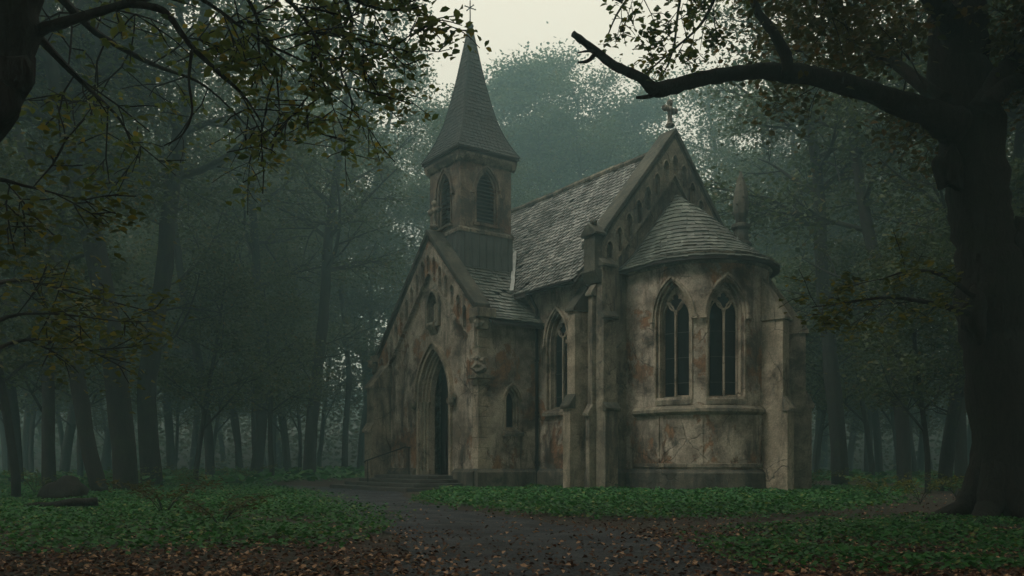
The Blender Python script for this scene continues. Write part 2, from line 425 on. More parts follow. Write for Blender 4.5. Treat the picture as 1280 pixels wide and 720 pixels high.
# gable
GA = 12.15; GF = 8.0; gk = (GA - GF) / (NW / 2)
gw = MB().plate(m_gab, [(0, 0), (NW, 0), (NW, GF), (NW / 2, GA), (0, GF)], [], -.5, 0)
gable = gw.build('gable_wall', M['stone'], chapel)
def chevron(c0, hl, hr, apex, k, t, b_):
    """band following a gable: t above and b_ below the rake line"""
    return [(c0 - hl, apex - k * hl + t), (c0 - hl, apex - k * hl - b_), (c0, apex - b_), (c0 + hr, apex - k * hr - b_), (c0 + hr, apex - k * hr + t), (c0, apex + t)]
def lombard(mp, c0, hl, hr, apex, k, mt, parent, d0=.25, band=1.35, step=.46, w=.125, hh=.62, lo=.55):
    holes = []
    x = -int((hl - .2) / step) * step
    xs = []
    while x < hr - .15: xs.append(x); x += step
    for x in xs:
        zt_ = apex - k * abs(x) - (lo if abs(x) > .1 else lo + .25); w_ = w
        h_ = hh * (.8 if abs(x) < .3 else 1) * (.92 + .16 * rnd.random())
        a_ = arch(w_, zt_ - w_ * 1.6, w_ * 1.6, 5, None, c0 + x)
        bot = [(c0 + x + w_ * math.cos(q), zt_ - h_ + w_ * .9 * math.sin(q)) for q in [math.pi + math.pi * i / 5 for i in range(6)]]
        holes.append((bot + a_)[::-1])
    p = MB().plate(mp, chevron(c0, hl, hr, apex, k, -d0, band), holes, .004, .15)
    o = p.build('blind_arcade', mt, parent, bevel=.012)
    mb = MB()   # little roll round each arch
    for x in xs:
        zt_ = apex - k * abs(x) - (lo if abs(x) > .1 else lo + .25)
        mb.tube([mp(q[0], q[1], .155) for q in arch(w + .025, zt_ - w * 1.9, w * 1.8 + .02, 6, None, c0 + x)], .022, 6)
    mb.build('arcade_moulding', M['pale_stone'], o)
    return o
lombard(m_gab, NW / 2, NW / 2 - .02, NW / 2 - .02, GA, gk, M['stone'], gable, band=1.5, lo=.55, hh=.66, step=.42, w=.125)
cp = MB().plate(m_gab, chevron(NW / 2, NW / 2 + .14, NW / 2 + .14, GA, gk, .12, .08), [], -.56, .20)
cp.plate(m_gab, chevron(NW / 2, NW / 2 + .1, NW / 2 + .1, GA, gk, -.12, .26), [], -.3, .16)
gc = cp.build('coping', M['coping'], chapel, bevel=.025)
def stone_cross(c, s_, parent, yaxis=True):
    mb = MB(); x, y, z = c
    mb.lathe((x, y, z), [(.16 * s_, -.1 * s_), (.2 * s_, .02 * s_), (.13 * s_, .1 * s_), (.09 * s_, .25 * s_), (.10 * s_, .42 * s_)], 8)
    cz = z + .68 * s_
    def b(u0, u1, w0, w1):
        if yaxis: mb.box(x - .07 * s_, x + .07 * s_, y + u0 * s_, y + u1 * s_, cz + w0 * s_, cz + w1 * s_)
        else: mb.box(x + u0 * s_, x + u1 * s_, y - .07 * s_, y + .07 * s_, cz + w0 * s_, cz + w1 * s_)
    b(-.075, .075, -.36, .34); b(-.33, .33, -.075, .075)
    for du, dw in ((.31, 0), (-.31, 0), (0, .31)):
        p = (x, y + du * s_, cz + dw * s_) if yaxis else (x + du * s_, y, cz + dw * s_)
        mb.blob(p, .14 * s_, (1, 1, 1), .1)
    mb.blob((x, y, cz), .15 * s_, (1, 1, 1), 0)
    return mb.build('stone_cross', M['stone'], parent, bevel=.01)
stone_cross((NW / 2, .1, GA + .28), .78, chapel, False)

# --- plinths, string courses
pl = MB()
pp = [(-.1, 0), (.14, 0), (.14, .62), (.03, .74), (-.1, .74)]
for (a, b_) in ((.9, 1.0),): pass
pl.prism(m_side, pp, .06, PY - .05); pl.prism(m_side, pp, PL + .2, NL)
pl.prism(m_gab, pp, 0.0, ax - ar + .02); pl.prism(m_gab, pp, ax + ar - .02, NW)
pl.prism(m_aps, pp, aS(-90) - 1.4, aS(90) + 1.4, 40)
pl.prism(m_pside, pp, FX - .1, -.05)
pl.prism(m_fac, pp, PY + .12, 4.55); pl.prism(m_fac, pp, 7.35, PL); pl.prism(m_pfar, pp, FX - .1, 0); pl.prism(m_far, pp, 0, NL)
pl.build('plinth', M['plinth'], chapel)

# --- apse
wa, wz, wzs2, wr2 = .585, 2.95, 5.40, 1.12
A1, A2 = aS(-73), aS(-27.5)
hol = [arch(wa, wzs2, wr2, 12, wz, c)[::-1] for c in (A1, A2, aS(68))]
apw = MB().plate(m_aps, [(aS(-90) - 1.34, 0), (aS(90) + 1.34, 0), (aS(90) + 1.34, 7.3), (aS(-90) - 1.34, 7.3)], hol, -.45, 0, .17)
apse = apw.build('apse_wall', M['plaster'], chapel)
for c, lb in ((A1, None), (A2, None), (aS(68), None)): window(m_aps, c, wz, wa, wzs2, wr2, chapel, .12, sill=False)
sc_ = MB(); sc_.prism(m_aps, [(-.02, 2.62), (.06, 2.68), (.17, 2.58), (.17, 2.49), (.06, 2.40), (-.02, 2.40)], aS(-90) - .9, aS(9.5), 30)
sc_.prism(m_aps, [(-.35, 3.02), (.05, 2.86), (.05, 2.72), (-.35, 2.72)], A1 - .62, A1 + .62, 12)
sc_.prism(m_aps, [(-.35, 3.02), (.05, 2.86), (.05, 2.72), (-.35, 2.72)], A2 - .62, A2 + .62, 12)
sc_.prism(m_aps, [(-.02, .93), (.07, .90), (.07, .80), (-.02, .78)], aS(-90) - .9, aS(9.5), 30)
sc_.prism(m_side, [(-.02, 2.50), (.05, 2.5), (.12, 2.4), (.12, 2.3), (-.02, 2.25)], .95, 1.3)
sc_.build('string_course', M['stone'], chapel)
# panels below the string: raised frame strips
pf = MB()
for d_ in (-88, -50, 6): pf.prism(m_aps, [(-.02, .9), (.035, .9), (.035, 2.42), (-.02, 2.42)], aS(d_), aS(d_) + .1)
pf.build('panel_strip', M['plaster'], chapel)
# cornice under the apse eave
cor = MB(); cor.prism(m_aps, [(-.02, 6.98), (.08, 7.0), (.14, 7.12), (.2, 7.3), (-.3, 7.32)], aS(-90) - 1.3, aS(90) + 1.3, 40)
cor.build('cornice', M['stone'], chapel)

def buttress(mp, s0, s1, stages, mt, cap=None, name='buttress', seg=1):
    """stages: list of (projection, top z where its weathering starts, weathering rise)"""
    prof = [(-.05, 0)]; caps = MB()
    for i, (p, zt_, ri) in enumerate(stages):
        nx = stages[i + 1][0] if i + 1 < len(stages) else -.02
        prof += [(p, prof[-1][1] if i == 0 else prof[-1][1]), (p, zt_)]
        prof.append((nx, zt_ + ri))
        caps.prism(mp, [(p + .09, zt_ - .09), (p + .09, zt_ + .0), (nx + .0, zt_ + ri + .09), (nx, zt_ - .09)], s0 - .05, s1 + .05, seg)
    prof.append((-.05, prof[-1][1]))
    o = MB().prism(mp, prof, s0, s1, seg).build(name, mt, chapel, bevel=.015)
    caps.build('weathering', cap or M['stone'], o, bevel=.015)
    return o
buttress(m_side, .42, .78, [(.72, 2.75, .3), (.52, 5.85, .7)], M['pale_stone'], M['coping'])
buttress(m_side, -.02, .16, [(.30, 2.5, .2), (.18, 6.3, .3)], M['stone'])
b2 = buttress(m_gab, -.02, .52, [(.46, 2.65, .12), (.38, 5.55, .1), (.32, 7.2, .3)], M['stone'], M['coping'])
buttress(m_gab, 6.2, 6.9, [(.9, 3.0, .4), (.6, 6.2, .8)], M['stone'])
buttress(m_aps, aS(11), aS(22), [(.85, 2.6, .30), (.70, 5.4, 1.2)], M['pale_stone'], seg=2)
buttress(m_aps, aS(38), aS(52), [(1.28, 2.75, .40), (1.10, 5.1, 1.7)], M['stone'], seg=2)
# gable corner pier with gabled cap
kp = MB()
kp.box(-.22, .10, -.2, .34, 7.0, 8.1); kp.prism(lambda s_, z, n: (s_, n, z), [(-.30, 8.1), (.42, 8.1), (.42, 8.18), (.06, 8.50), (-.30, 8.18)], -.3, .18)
kp.blob((-.06, .06, 8.54), .11, (1, 1, 1.1), .2)
kp.prism(m_side, [(-.1, 6.55), (.1, 6.6), (.3, 6.95), (.3, 7.02), (-.1, 7.02)], -.3, .42)
kp.build('corner_pier', M['coping'], chapel, bevel=.02)
# tall pinnacle at the far corner of the gable
pn = MB(); pc = (6.88, -.02, 0)
pn.box(6.55, 7.2, -.35, .3, 6.9, 8.7); pn.lathe(pc, [(.36, 8.7), (.42, 8.82), (.30, 8.95), (.27, 9.35), (.36, 9.45), (.36, 9.55), (.2, 9.62), (.20, 9.7)], 8, R(22.5))
pn.lathe(pc, [(.16, 9.66), (.27, 9.95), (.29, 10.35), (.24, 10.8), (.13, 11.2), (.03, 11.5)], 8, R(22.5))
for k in range(16): a = k * 2.4; zz = 9.9 + k * .09; r_ = .28 - max(0, k - 6) * .02; pn.blob((pc[0] + r_ * math.cos(a), pc[1] + r_ * math.sin(a), zz), .06, amp=.1, sub=1)
pn.build('pinnacle', M['coping'], chapel)

# --- roofs
def slates(mb, Lf, Rf, ts, w, th=.025, lap=1.35, jit=.012, rg=rnd, skip=None):
    """courses of thin slates between left edge Lf(t) and right edge Rf(t)"""
    for i in range(len(ts) - 1):
        t0 = ts[i]; dt = ts[i + 1] - ts[i]; t1 = min(ts[-1], t0 + dt * lap)
        a0, b0, a1, b1 = Lf(t0), Rf(t0), Lf(t1), Rf(t1)
        ex = (b0 - a0); Wd = ex.length
        if Wd < .04: continue
        nrm = ex.cross((a1 + b1) / 2 - (a0 + b0) / 2).normalized()
        n = max(1, int(round(Wd / w))); off = (.5 if i % 2 else 0)
        cuts = [0.0] + [(k + off + rg.uniform(-.08, .08)) / n for k in range(0 if off else 1, n)] + [1.0]
        for k in range(len(cuts) - 1):
            u0, u1 = cuts[k] + .003, cuts[k + 1] - .003
            if u1 - u0 < .004: continue
            if rg.random() < .012: continue
            dz = rg.uniform(-jit, jit); lo_ = th * 1.7 + rg.uniform(0, th * .9); dn = rg.uniform(-.02, .03) * dt / .2
            up = ((a1 + b1) / 2 - (a0 + b0) / 2).normalized()
            p = [a0.lerp(b0, u0) - up * dn, a0.lerp(b0, u1) - up * (dn + rg.uniform(-.012, .012)), a1.lerp(b1, u1), a1.lerp(b1, u0)]
            if skip and skip((p[0] + p[2]) / 2): continue
            q = [p[0] + nrm * (lo_ + dz), p[1] + nrm * (lo_ - dz), p[2] + nrm * .006, p[3] + nrm * .006]
            q2 = [p[0] + nrm * (lo_ + dz - th), p[1] + nrm * (lo_ - dz - th), p[2] - nrm * .012, p[3] - nrm * .012]
            mb.add(q + q2, [(0, 1, 2, 3), (7, 6, 5, 4), (0, 4, 5, 1), (1, 5, 6, 2), (2, 6, 7, 3), (3, 7, 4, 0)])
def lerp_prof(prof):
    ds = [0]
    for a, b_ in zip(prof, prof[1:]): ds.append(ds[-1] + math.dist(a, b_))
    def f(t):
        t = max(0, min(ds[-1], t))
        for i in range(len(prof) - 1):
            if t <= ds[i + 1] + 1e-9:
                k = (t - ds[i]) / (ds[i + 1] - ds[i]); return tuple(prof[i][j] + (prof[i + 1][j] - prof[i][j]) * k for j in range(2))
        return prof[-1]
    return f, ds[-1]
def sag(u, z): return z
PZ = 8.95; pk = (9.2 - 6.2) / 3.07     # porch ridge height, slope
nk = (RZ - EZ) / (NW / 2)
nprof = [(-.50, EZ - .62), (-.22, EZ - .34), (.1, EZ + .09), (NW / 2, RZ)]
fn, ln = lerp_prof(nprof)
def tsteps(L, e): n = max(1, round(L / e)); return [L * i / n for i in range(n + 1)]
def porch_z(y, x=None): return PZ - pk * abs(y - PC)
def hid(p):    # slates that lie below the porch roof are not laid
    return (PY - .3 < p.y < PL and p.z < porch_z(p.y) - .12)
rf = MB()
rr1 = random.Random(3)
def wav(y, x): return .014 * math.sin(y * 1.1 + x) + .006 * math.sin(y * 2.7 + 2 * x)
slates(rf, lambda t: Vector((fn(t)[0], NL + .2, fn(t)[1])), lambda t: Vector((fn(t)[0], .48, fn(t)[1])), tsteps(ln, .20), .24, skip=hid, rg=rr1)
slates(rf, lambda t: Vector((NW - fn(t)[0], .48, fn(t)[1])), lambda t: Vector((NW - fn(t)[0], NL + .2, fn(t)[1])), tsteps(ln, .20), .24, rg=rr1)
rf.v = [(x, y, z + wav(y, x)) for x, y, z in rf.v]
roof = rf.build('nave_roof', M['slate'], chapel, recalc=False)
dk = MB()
for sg in (0, 1):
    for a, b_ in zip(nprof, nprof[1:]):
        X = (lambda x: x) if sg == 0 else (lambda x: NW - x)
        vs = [(X(a[0]), .45, a[1] - .07), (X(a[0]), NL + .18, a[1] - .07), (X(b_[0]), NL + .18, b_[1] - .07), (X(b_[0]), .45, b_[1] - .07)]
        vs += [(x, y, z - .08) for x, y, z in vs]
        dk.add(vs, [(0, 1, 2, 3), (7, 6, 5, 4), (0, 4, 5, 1), (1, 5, 6, 2), (2, 6, 7, 3), (3, 7, 4, 0)])
dk.build('roof_deck', M['deck'], roof)
rg_ = MB()
y = .3
while y < NL: rg_.tube([(NW / 2, y, RZ + .06 + wav(y, 3.4)), (NW / 2, y + .44, RZ + .06 + wav(y, 3.4) + rnd.uniform(-.01, .015))], [.12, .105], 8); y += .42
rg_.build('ridge_tile', M['stone'], roof, smooth=False)
gt = MB(); gt.tube([(-.55, .5, EZ - .66), (-.55, PY - .1, EZ - .68)], .06, 8); gt.build('gutter', M['iron'], chapel)

# porch roof: right slope (visible) and left slope
pr = MB()
def prof_p(side):
    hl = PC - PY + .38 if side < 0 else PL - PC + .2
    return hl
kx = 2.6   # how far it runs into the nave roof
def pslope(side):
    h = prof_p(side); Ls = h * math.hypot(1, pk)
    def pt(x, t):   # t from eave up
        d_ = h * (1 - t / Ls); fl = .10 * max(0, 1 - t / .9) ** 2
        return Vector((x, PC + side * d_, PZ - pk * d_ + fl))
    return pt, Ls
for side in (-1, 1):
    pt, Ls = pslope(side)
    def clipx(t, pt=pt):       # where this height meets the nave slope
        z = pt(0, t).z; return max(-.15, min(NW / 2, (z - EZ) / nk)) if z > EZ - .3 else -.1
    Lx = lambda t, pt=pt: pt(FX + .45, t); Rx = lambda t, pt=pt: pt(clipx(t) + .12, t)
    if side < 0: slates(pr, Lx, Rx, tsteps(Ls, .2), .24)
    else: slates(pr, Rx, Lx, tsteps(Ls, .2), .24)
    n = 8; dkv = []
proof = pr.build('porch_roof', M['green_slate'], chapel, recalc=False)
dk = MB()
for side in (-1, 1):
    pt, Ls = pslope(side); ts = [Ls * i / 8 for i in range(9)]
    for t0, t1 in zip(ts, ts[1:]):
        def cx(t): z = pt(0, t).z; return max(-.1, min(NW / 2, (z - EZ) / nk)) + .3
        q = [pt(FX + .3, t0), pt(cx(t0), t0), pt(cx(t1), t1), pt(FX + .3, t1)]
        q = [p - Vector((0, 0, .08)) for p in q]; q += [p - Vector((0, 0, .1)) for p in q]
        dk.add(q, [(0, 1, 2, 3), (7, 6, 5, 4), (0, 4, 5, 1), (1, 5, 6, 2), (2, 6, 7, 3), (3, 7, 4, 0)])
dk.build('roof_deck', M['deck'], proof)
# white lead valley
pts = []
for i in range(13):
    z = 6.9 + (PZ - 6.9) * i / 12; d_ = (PZ - z) / pk; x = fn_x = (z - EZ) / nk if z > EZ + .09 else max(-.45, (z - EZ - .09) * .85 + .1)
    pts.append((x - .05, PC - d_ - .05, z + .09))
vl = MB()
for a, b_ in zip(pts, pts[1:]): vl.bar(a, b_, .14, .035, (-.5, -.4, .7))
vl.build('valley_flashing', M['lead'], chapel)
vt = MB(); vt.tube([(.0, PC, PZ + .05), (1.3, PC, PZ + .05)], .09, 8); vt.build('ridge_tile', M['lead'], proof)

# apse roof
def apse_curve(rad, z, n=44):
    pts = []; st = .9
    L = math.pi * rad; tot = L + 2 * st * 1.0
    for i in range(n + 1):
        q = i / n * (L + 2 * 1.3)
        if q < 1.3: pts.append(Vector((ax - rad, -q * abs(ay) / 1.3 , z)))
        elif q > 1.3 + L: pts.append(Vector((ax + rad, ay + (q - 1.3 - L) * abs(ay) / 1.3, z)))
        else:
            a = (q - 1.3) / rad; pts.append(Vector((ax - rad * math.cos(a), ay - rad * math.sin(a), z)))
    return pts
apex = Vector((ax + .12, -.12, 10.05))
base = apse_curve(2.42, 7.12)
def acurve(f):      # f 0 eave .. 1 apex, bell-cast near the eave
    out = []
    for p in base:
        q = p.lerp(apex, f); q.z = p.z + (apex.z - p.z) * (f - .10 * math.sin(math.pi * min(1, f * 1.0)) * (1 - f)); 
        r_ = .10 * math.sin(math.pi * f); c_ = Vector((ax, -.6, 0)); d_ = Vector((q.x - c_.x, q.y - c_.y, 0))
        if d_.length > 1e-3 and q.y < -.15: q += d_.normalized() * r_ * 1.2
        out.append(q)
    return out
def resample(c, ds):
    L = [0]
    for a, b_ in zip(c, c[1:]): L.append(L[-1] + (b_ - a).length)
    out = []
    for d_ in ds:
        d_ = max(0, min(L[-1], d_ * L[-1])); i = 0
        while i < len(c) - 2 and L[i + 1] < d_: i += 1
        out.append(c[i].lerp(c[i + 1], (d_ - L[i]) / max(1e-6, L[i + 1] - L[i])))
    return out
ar_ = MB(); NC = 19; rr2 = random.Random(5)
for i in range(NC):
    c0 = acurve(i / NC); c1 = acurve(min(.985, (i + 1.35) / NC)); L = sum((b_ - a).length for a, b_ in zip(c0, c0[1:]))
    n = max(5, round(L / .23)); us = [0] + sorted([(k + (.5 if i % 2 else 0) + rr2.uniform(-.1, .1)) / n for k in range(1, n)]) + [1]
    P0 = resample(c0, us); P1 = resample(c1, us)
    for k in range(len(us) - 1):
        a, b_, c_, d_ = P0[k], P0[k + 1], P1[k + 1], P1[k]
        e = (b_ - a)
        if e.length < .02: continue
        nm = e.cross((c_ + d_) / 2 - (a + b_) / 2).normalized()
        if nm.z < 0: nm = -nm
        a = a.lerp(b_, .015); j0, j1 = rr2.uniform(.03, .065), rr2.uniform(.03, .065); dn = ((a + b_) / 2 - (c_ + d_) / 2).normalized() * rr2.uniform(-.01, .03)
        q = [a + nm * j0 + dn, b_ + nm * j1 + dn, c_ + nm * .008, d_ + nm * .008]; q2 = [a + nm * (j0 - .03) + dn, b_ + nm * (j1 - .03) + dn, c_ - nm * .012, d_ - nm * .012]
        ar_.add(q + q2, [(0, 1, 2, 3), (7, 6, 5, 4), (0, 4, 5, 1), (1, 5, 6, 2), (2, 6, 7, 3), (3, 7, 4, 0)])
aroof = ar_.build('apse_roof', M['green_slate'], chapel)
dk = MB(); rows = [acurve(f) for f in [0, .15, .3, .5, .7, .85, .97]]
vs = [(p.x, p.y, p.z - .06) for r_ in rows for p in r_]; n = len(base)
dk.add(vs, [(i * n + j, i * n + j + 1, (i + 1) * n + j + 1, (i + 1) * n + j) for i in range(len(rows) - 1) for j in range(n - 1)])
inner = apse_curve(2.0, 7.06)
dk.add([(p.x, p.y, p.z - .07) for p in base] + [tuple(p) for p in inner], [(j, j + 1, n + j + 1, n + j) for j in range(n - 1)])
dk.add([(p.x, p.y, p.z + .02) for p in base] + [(p.x, p.y, p.z - .075) for p in base], [(j, j + 1, n + j + 1, n + j) for j in range(n - 1)])
dk.build('eave_board', M['deck'], aroof)
fl = MB()
lp = [acurve(f)[0] for f in [0, .2, .4, .6, .78]]; rp = [acurve(f)[-1] for f in [0, .2, .4, .6, .78]]
for L_ in (lp, rp):
    for a, b_ in zip(L_, L_[1:]): fl.bar((a.x, -.06, a.z + .06), (b_.x, -.06, b_.z + .06), .1, .05)
fl.build('flashing', M['lead_dark'], aroof)

# --- porch
dc, da, dzs, drise = 5.93, 1.08, 3.15, 1.85
nc = 5.98; nz_ = 6.05
fw = MB().plate(m_fac, [(PY, 0), (PL, 0), (PL, 5.15), (PC, 9.1), (PY, 6.1)],
     [arch(da, dzs, drise, 14, .02, dc)[::-1], arch(.34, nz_ + .45, .55, 8, nz_ - .15, nc)[::-1]], -.5, 0)
fac = fw.build('porch_wall', M['plaster'], chapel)
pw = MB().plate(m_pside, [(FX + .5, 0), (-.01, 0), (-.01, 5.75), (FX + .5, 5.75)], [arch(.27, 3.0, .5, 8, 2.05, -1.08)[::-1]], -.4, 0)
pw.build('porch_wall', M['plaster'], chapel)
MB().plate(m_pfar, [(FX + .5, 0), (-.01, 0), (-.01, 4.9), (FX + .5, 4.9)], [], -.4, 0).build('porch_wall', M['plaster'], chapel)
window(m_pside, -1.08, 2.05, .27, 3.0, .5, chapel, tracery=False, depth=.2, label='small narrow lancet window in the side of the porch')
lombard(m_fac, PC, PC - PY - .02, PL - PC - .05, 9.15, pk, M['plaster'], fac, band=1.35, step=.41, w=.105, hh=.74, lo=.5)
cp = MB().plate(m_fac, chevron(PC, PC - PY + .10, PL - PC + .25, 9.2, pk, .10, .10), [], -.42, .22)
cp.plate(m_fac, chevron(PC, PC - PY + .05, PL - PC + .12, 9.2, pk, -.12, .24), [], -.2, .15)
cp.build('coping', M['coping'], chapel, bevel=.025)
# mirror: s increases away to the left, so the long limb is at larger s
stone_cross((FX + .1, PC, 9.42), .85, chapel, True)
# portal
dr = MB()
for k, (t0, t1, n0, n1) in enumerate([(0, .13, -.2, .10), (-.08, -.002, -.24, -.05), (-.16, -.08, -.34, -.15), (-.24, -.16, -.48, -.25)]):
    arch_band(dr, m_fac, dc, dzs, da, drise, t0, t1, n0, n1, .5)
arch_band(dr, m_fac, dc, dzs, da, drise, .16, .25, -.1, .17)
por = dr.build('portal', M['pale_stone'], chapel, bevel=.012)
cl = MB()
for sx in (-1, 1):
    for (q, n) in ((.045, -.02), (.125, -.12), (.205, -.22)):
        x = dc + sx * (da - q); cl.tube([m_fac(x, .5 + h_, n) for h_ in (0, .18, .2, 2.4, 2.42)], [.075, .075, .04, .04, .04], 10)
        cl.tube([m_fac(x, 2.92 + h_, n) for h_ in (0, .1, .2, .24)], [.04, .06, .085, .085], 10)
cl.build('colonnette', M['stone'], por, smooth=False)
ls = MB()
for sx in (-1, 1):
    c = m_fac(dc + sx * (da + .24), dzs - .08, .14); ls.blob(c, .15, (1, 1, 1.1), .3); ls.bar(m_fac(dc + sx * (da + .2), dzs + .06, .1), m_fac(dc + sx * (da + .42), dzs + .06, .1), .16, .12)
ls.build('label_stop', M['stone'], por)
di = MB(); di.plate(m_fac, arch(da + .02, dzs, drise, 10, .45, dc), [], -.95, -.88)
for k in range(-4, 5):
    di.box(-.012, .012, -1.0, 1.0, 0, 1, lambda u, w, z_, k=k: m_fac(dc + k * .17 + u, .5 + (w + 1) * 1.35, -.88 + .012 * z_)) if k else None
door = di.build('door', M['wood'], chapel)
hg = MB()
for zz in (1.2, 2.6): 
    for sx in (-1, 1): hg.bar(m_fac(dc + sx * .72, zz, -.85), m_fac(dc + sx * .12, zz, -.85), .05, .02, (0, 0, 1))
hg.build('hinge', M['iron'], door)
ps = MB(); ps.plate(m_fac, arch(.34 + .12, nz_ + .45, .64, 8, nz_ - .27, nc), [arch(.34, nz_ + .45, .55, 8, nz_ - .15, nc)[::-1]], -.1, .13)
ps.plate(m_fac, [(nc - .4, nz_ - .2), (nc + .4, nz_ - .2), (nc + .4, nz_ + 1.1), (nc - .4, nz_ + 1.1)], [], -.48, -.40)
ps.prism(m_fac, [(0, nz_ - .55), (.2, nz_ - .2), (.2, nz_ - .12), (-.38, nz_ - .12), (-.38, nz_ - .3)], nc - .24, nc + .24)
ni = ps.build('niche', M['stone'], chapel, bevel=.015)
st = MB(); b0 = Vector(m_fac(nc, nz_ - .12, -.14))
st.lathe(b0, [(.17, 0), (.15, .12), (.13, .4), (.155, .58), (.12, .68), (.05, .74), (.085, .8), (.09, .88), (.05, .96)], 12)
st.build('statue', M['stone'], ni, smooth=True)
# carved corbels and kneelers
ck = MB(); c = (FX + .02, PY - .02, 4.05)
ck.blob(c, .27, (1, 1, .7), .35); ck.box(FX - .22, FX + .34, PY - .24, PY + .3, 3.72, 3.84); ck.blob((c[0], c[1], 4.3), .15, (1.2, 1.2, 1), .4)
ck.build('carved_corbel', M['stone'], chapel)
ck = MB(); ck.box(FX - .24, FX + .5, PY - .34, PY + .2, 5.72, 6.02); ck.prism(m_fac, [(-.3, 5.35), (.05, 5.35), (.24, 5.72), (-.3, 5.72)], PY - .2, PY + .25)
ck.blob((FX - .05, PY - .12, 5.55), .18, amp=.3)
ck.build('kneeler', M['stone'], chapel, bevel=.02)
ck = MB(); ck.box(FX - .24, FX + .5, PL - .1, PL + .42, 4.95, 5.2)
for k in range(9): ck.blob((FX - .1 + rnd.uniform(-.1, .3), PL + .25 + rnd.uniform(-.3, .35), 4.75 + rnd.uniform(-.2, .2)), rnd.uniform(.12, .2), amp=.35)
ck.build('kneeler', M['stone'], chapel)
# corner pilaster of the porch (pale quoins)
q_ = MB(); z = .74; k = 0
while z < 3.7: 
    w = .34 if k % 2 else .48; q_.box(FX - .025, FX + w, PY - .025, PY + .5 - w * .4, z, z + .33); z += .345; k += 1
z = 4.4
while z < 5.5: q_.box(FX - .025, FX + (.34 if k % 2 else .46), PY - .025, PY + .35, z, z + .33); z += .345; k += 1
q_.build('quoin', M['pale_stone'], chapel, bevel=.018)
buttress(m_fac, 9.35, 9.95, [(.85, 2.2, .2), (.75, 3.9, .95)], M['stone'])
buttress(m_pfar, FX + .05, FX + .6, [(.62, 2.4, .2), (.5, 3.9, .8)], M['stone'])
# drain pipe
dp = MB(); dp.tube([(-.12, PY - .12, z) for z in (.1, 2, 4, 6.2)] + [(-.4, PY - .15, 6.6), (-.55, PY - .2, 6.75)], .055, 8)
for z in (.9, 2.6, 4.4, 5.9): dp.tube([(-.12, PY - .12, z), (-.12, PY - .12, z + .08)], .08, 8)
dp.build('drainpipe', M['iron'], chapel, smooth=False)

# --- tower
tc = (-.815, PC); th_ = 1.085
tw = MB(); tp = 11.95
sides = [lambda s_, z, n: (tc[0] - th_ - n, tc[1] + s_, z), lambda s_, z, n: (tc[0] + s_, tc[1] - th_ - n, z), lambda s_, z, n: (tc[0] + th_ + n, tc[1] + s_, z), lambda s_, z, n: (tc[0] + s_, tc[1] + th_ + n, z)]
for i, sd in enumerate(sides):
    e = th_ if i in (1, 3) else th_ - .3
    tw.plate(sd, [(-e, 9.2), (e, 9.2), (e, tp), (-e, tp)], [arch(.43, 10.65, .80, 10, 9.55, 0)[::-1]], -.3, 0)
tow = tw.build('tower_wall', M['tower_wall'], chapel)
ts_ = MB()
for sd in sides: ts_.prism(sd, [(-.05, 9.12), (.08, 9.12), (.08, 9.22), (.0, 9.3), (-.05, 9.3)], -th_ - .08, th_ + .08)
for sd in sides: ts_.prism(sd, [(-.05, 11.6), (.06, 11.66), (.16, 11.84), (.16, 11.93), (-.05, 11.93)], -th_ - .16, th_ + .16)
ts_.build('string_course', M['stone'], tow)
tl = MB(); e = th_ + .045; tl.box(tc[0] - e, tc[0] + e, tc[1] - e, tc[1] + e, 6.6, 9.13)
for sd in (sides[0], sides[1]):
    for k in range(-3, 4): tl.box(-.015, .015, 7.0, 9.1, .04, .075, lambda u, w, n, k=k, sd=sd: sd(k * .31 + u, w, n))
    for z_, k0 in ((7.9, 0), (8.5, 1)): tl.prism(sd, [(.04, z_), (.06, z_), (.06, z_ + .03), (.04, z_ + .03)], -th_, th_)
tl.build('tower_cladding', M['lead_dark'], chapel)
for sd in sides:
    f = MB()
    arch_band(f, sd, 0, 10.65, .43, .80, .0, .07, -.25, .04, 9.55); arch_band(f, sd, 0, 10.65, .43, .80, .10, .16, -.05, .08)
    arch_band(f, sd, 0, 10.65, .43, .80, -.055, -.002, -.3, -.06, 9.55)
    for sx in (-1, 1): f.box(-.06, .06, -.06, .06, -.02, .12, lambda u, w, n, sx=sx, sd=sd: sd(sx * .62 + u, 10.6 + w, n))
    f.prism(sd, [(-.25, 9.60), (.08, 9.50), (.08, 9.42), (-.25, 9.42)], -.56, .56)
    fo = f.build('belfry_window', M['tower_wall'], tow)
    l = MB()
    for k in range(13):
        z_ = 9.6 + k * .135; hw = .42 if z_ < 10.65 else .42 * max(0, 1 - ((z_ - 10.65) / .8) ** 1.5)
        if hw > .05: l.prism(sd, [(-.24, z_ + .10), (-.22, z_ + .12), (-.08, z_ + .02), (-.10, z_)], -hw, hw)
    l.plate(sd, arch(.42, 10.65, .78, 8, 9.55, 0), [], -.34, -.31)
    l.build('louvre', M['louvre'], fo)
sprof = [(1.32, 12.06), (1.13, 12.38), (.94, 12.78), (.73, 13.35), (.54, 14.15), (.355, 15.1), (.045, 17.0)]
fs_, ls_ = lerp_prof(sprof)
sp = MB(); rr3 = random.Random(9)
cs = [(-1, -1), (1, -1), (1, 1), (-1, 1)]
for k in range(4):
    a, b_ = cs[k], cs[(k + 1) % 4]
    slates(sp, lambda t: Vector((tc[0] + a[0] * fs_(t)[0], tc[1] + a[1] * fs_(t)[0], fs_(t)[1])), lambda t: Vector((tc[0] + b_[0] * fs_(t)[0], tc[1] + b_[1] * fs_(t)[0], fs_(t)[1])), tsteps(ls_, .155), .17, .016, 1.35, .006, rr3)
spire = sp.build('spire', M['spire_slate'], chapel, recalc=False)
dk = MB(); dk.lathe((tc[0], tc[1], -.03), [(r * math.sqrt(2) * .985, z) for r, z in sprof], 4, R(45)); 
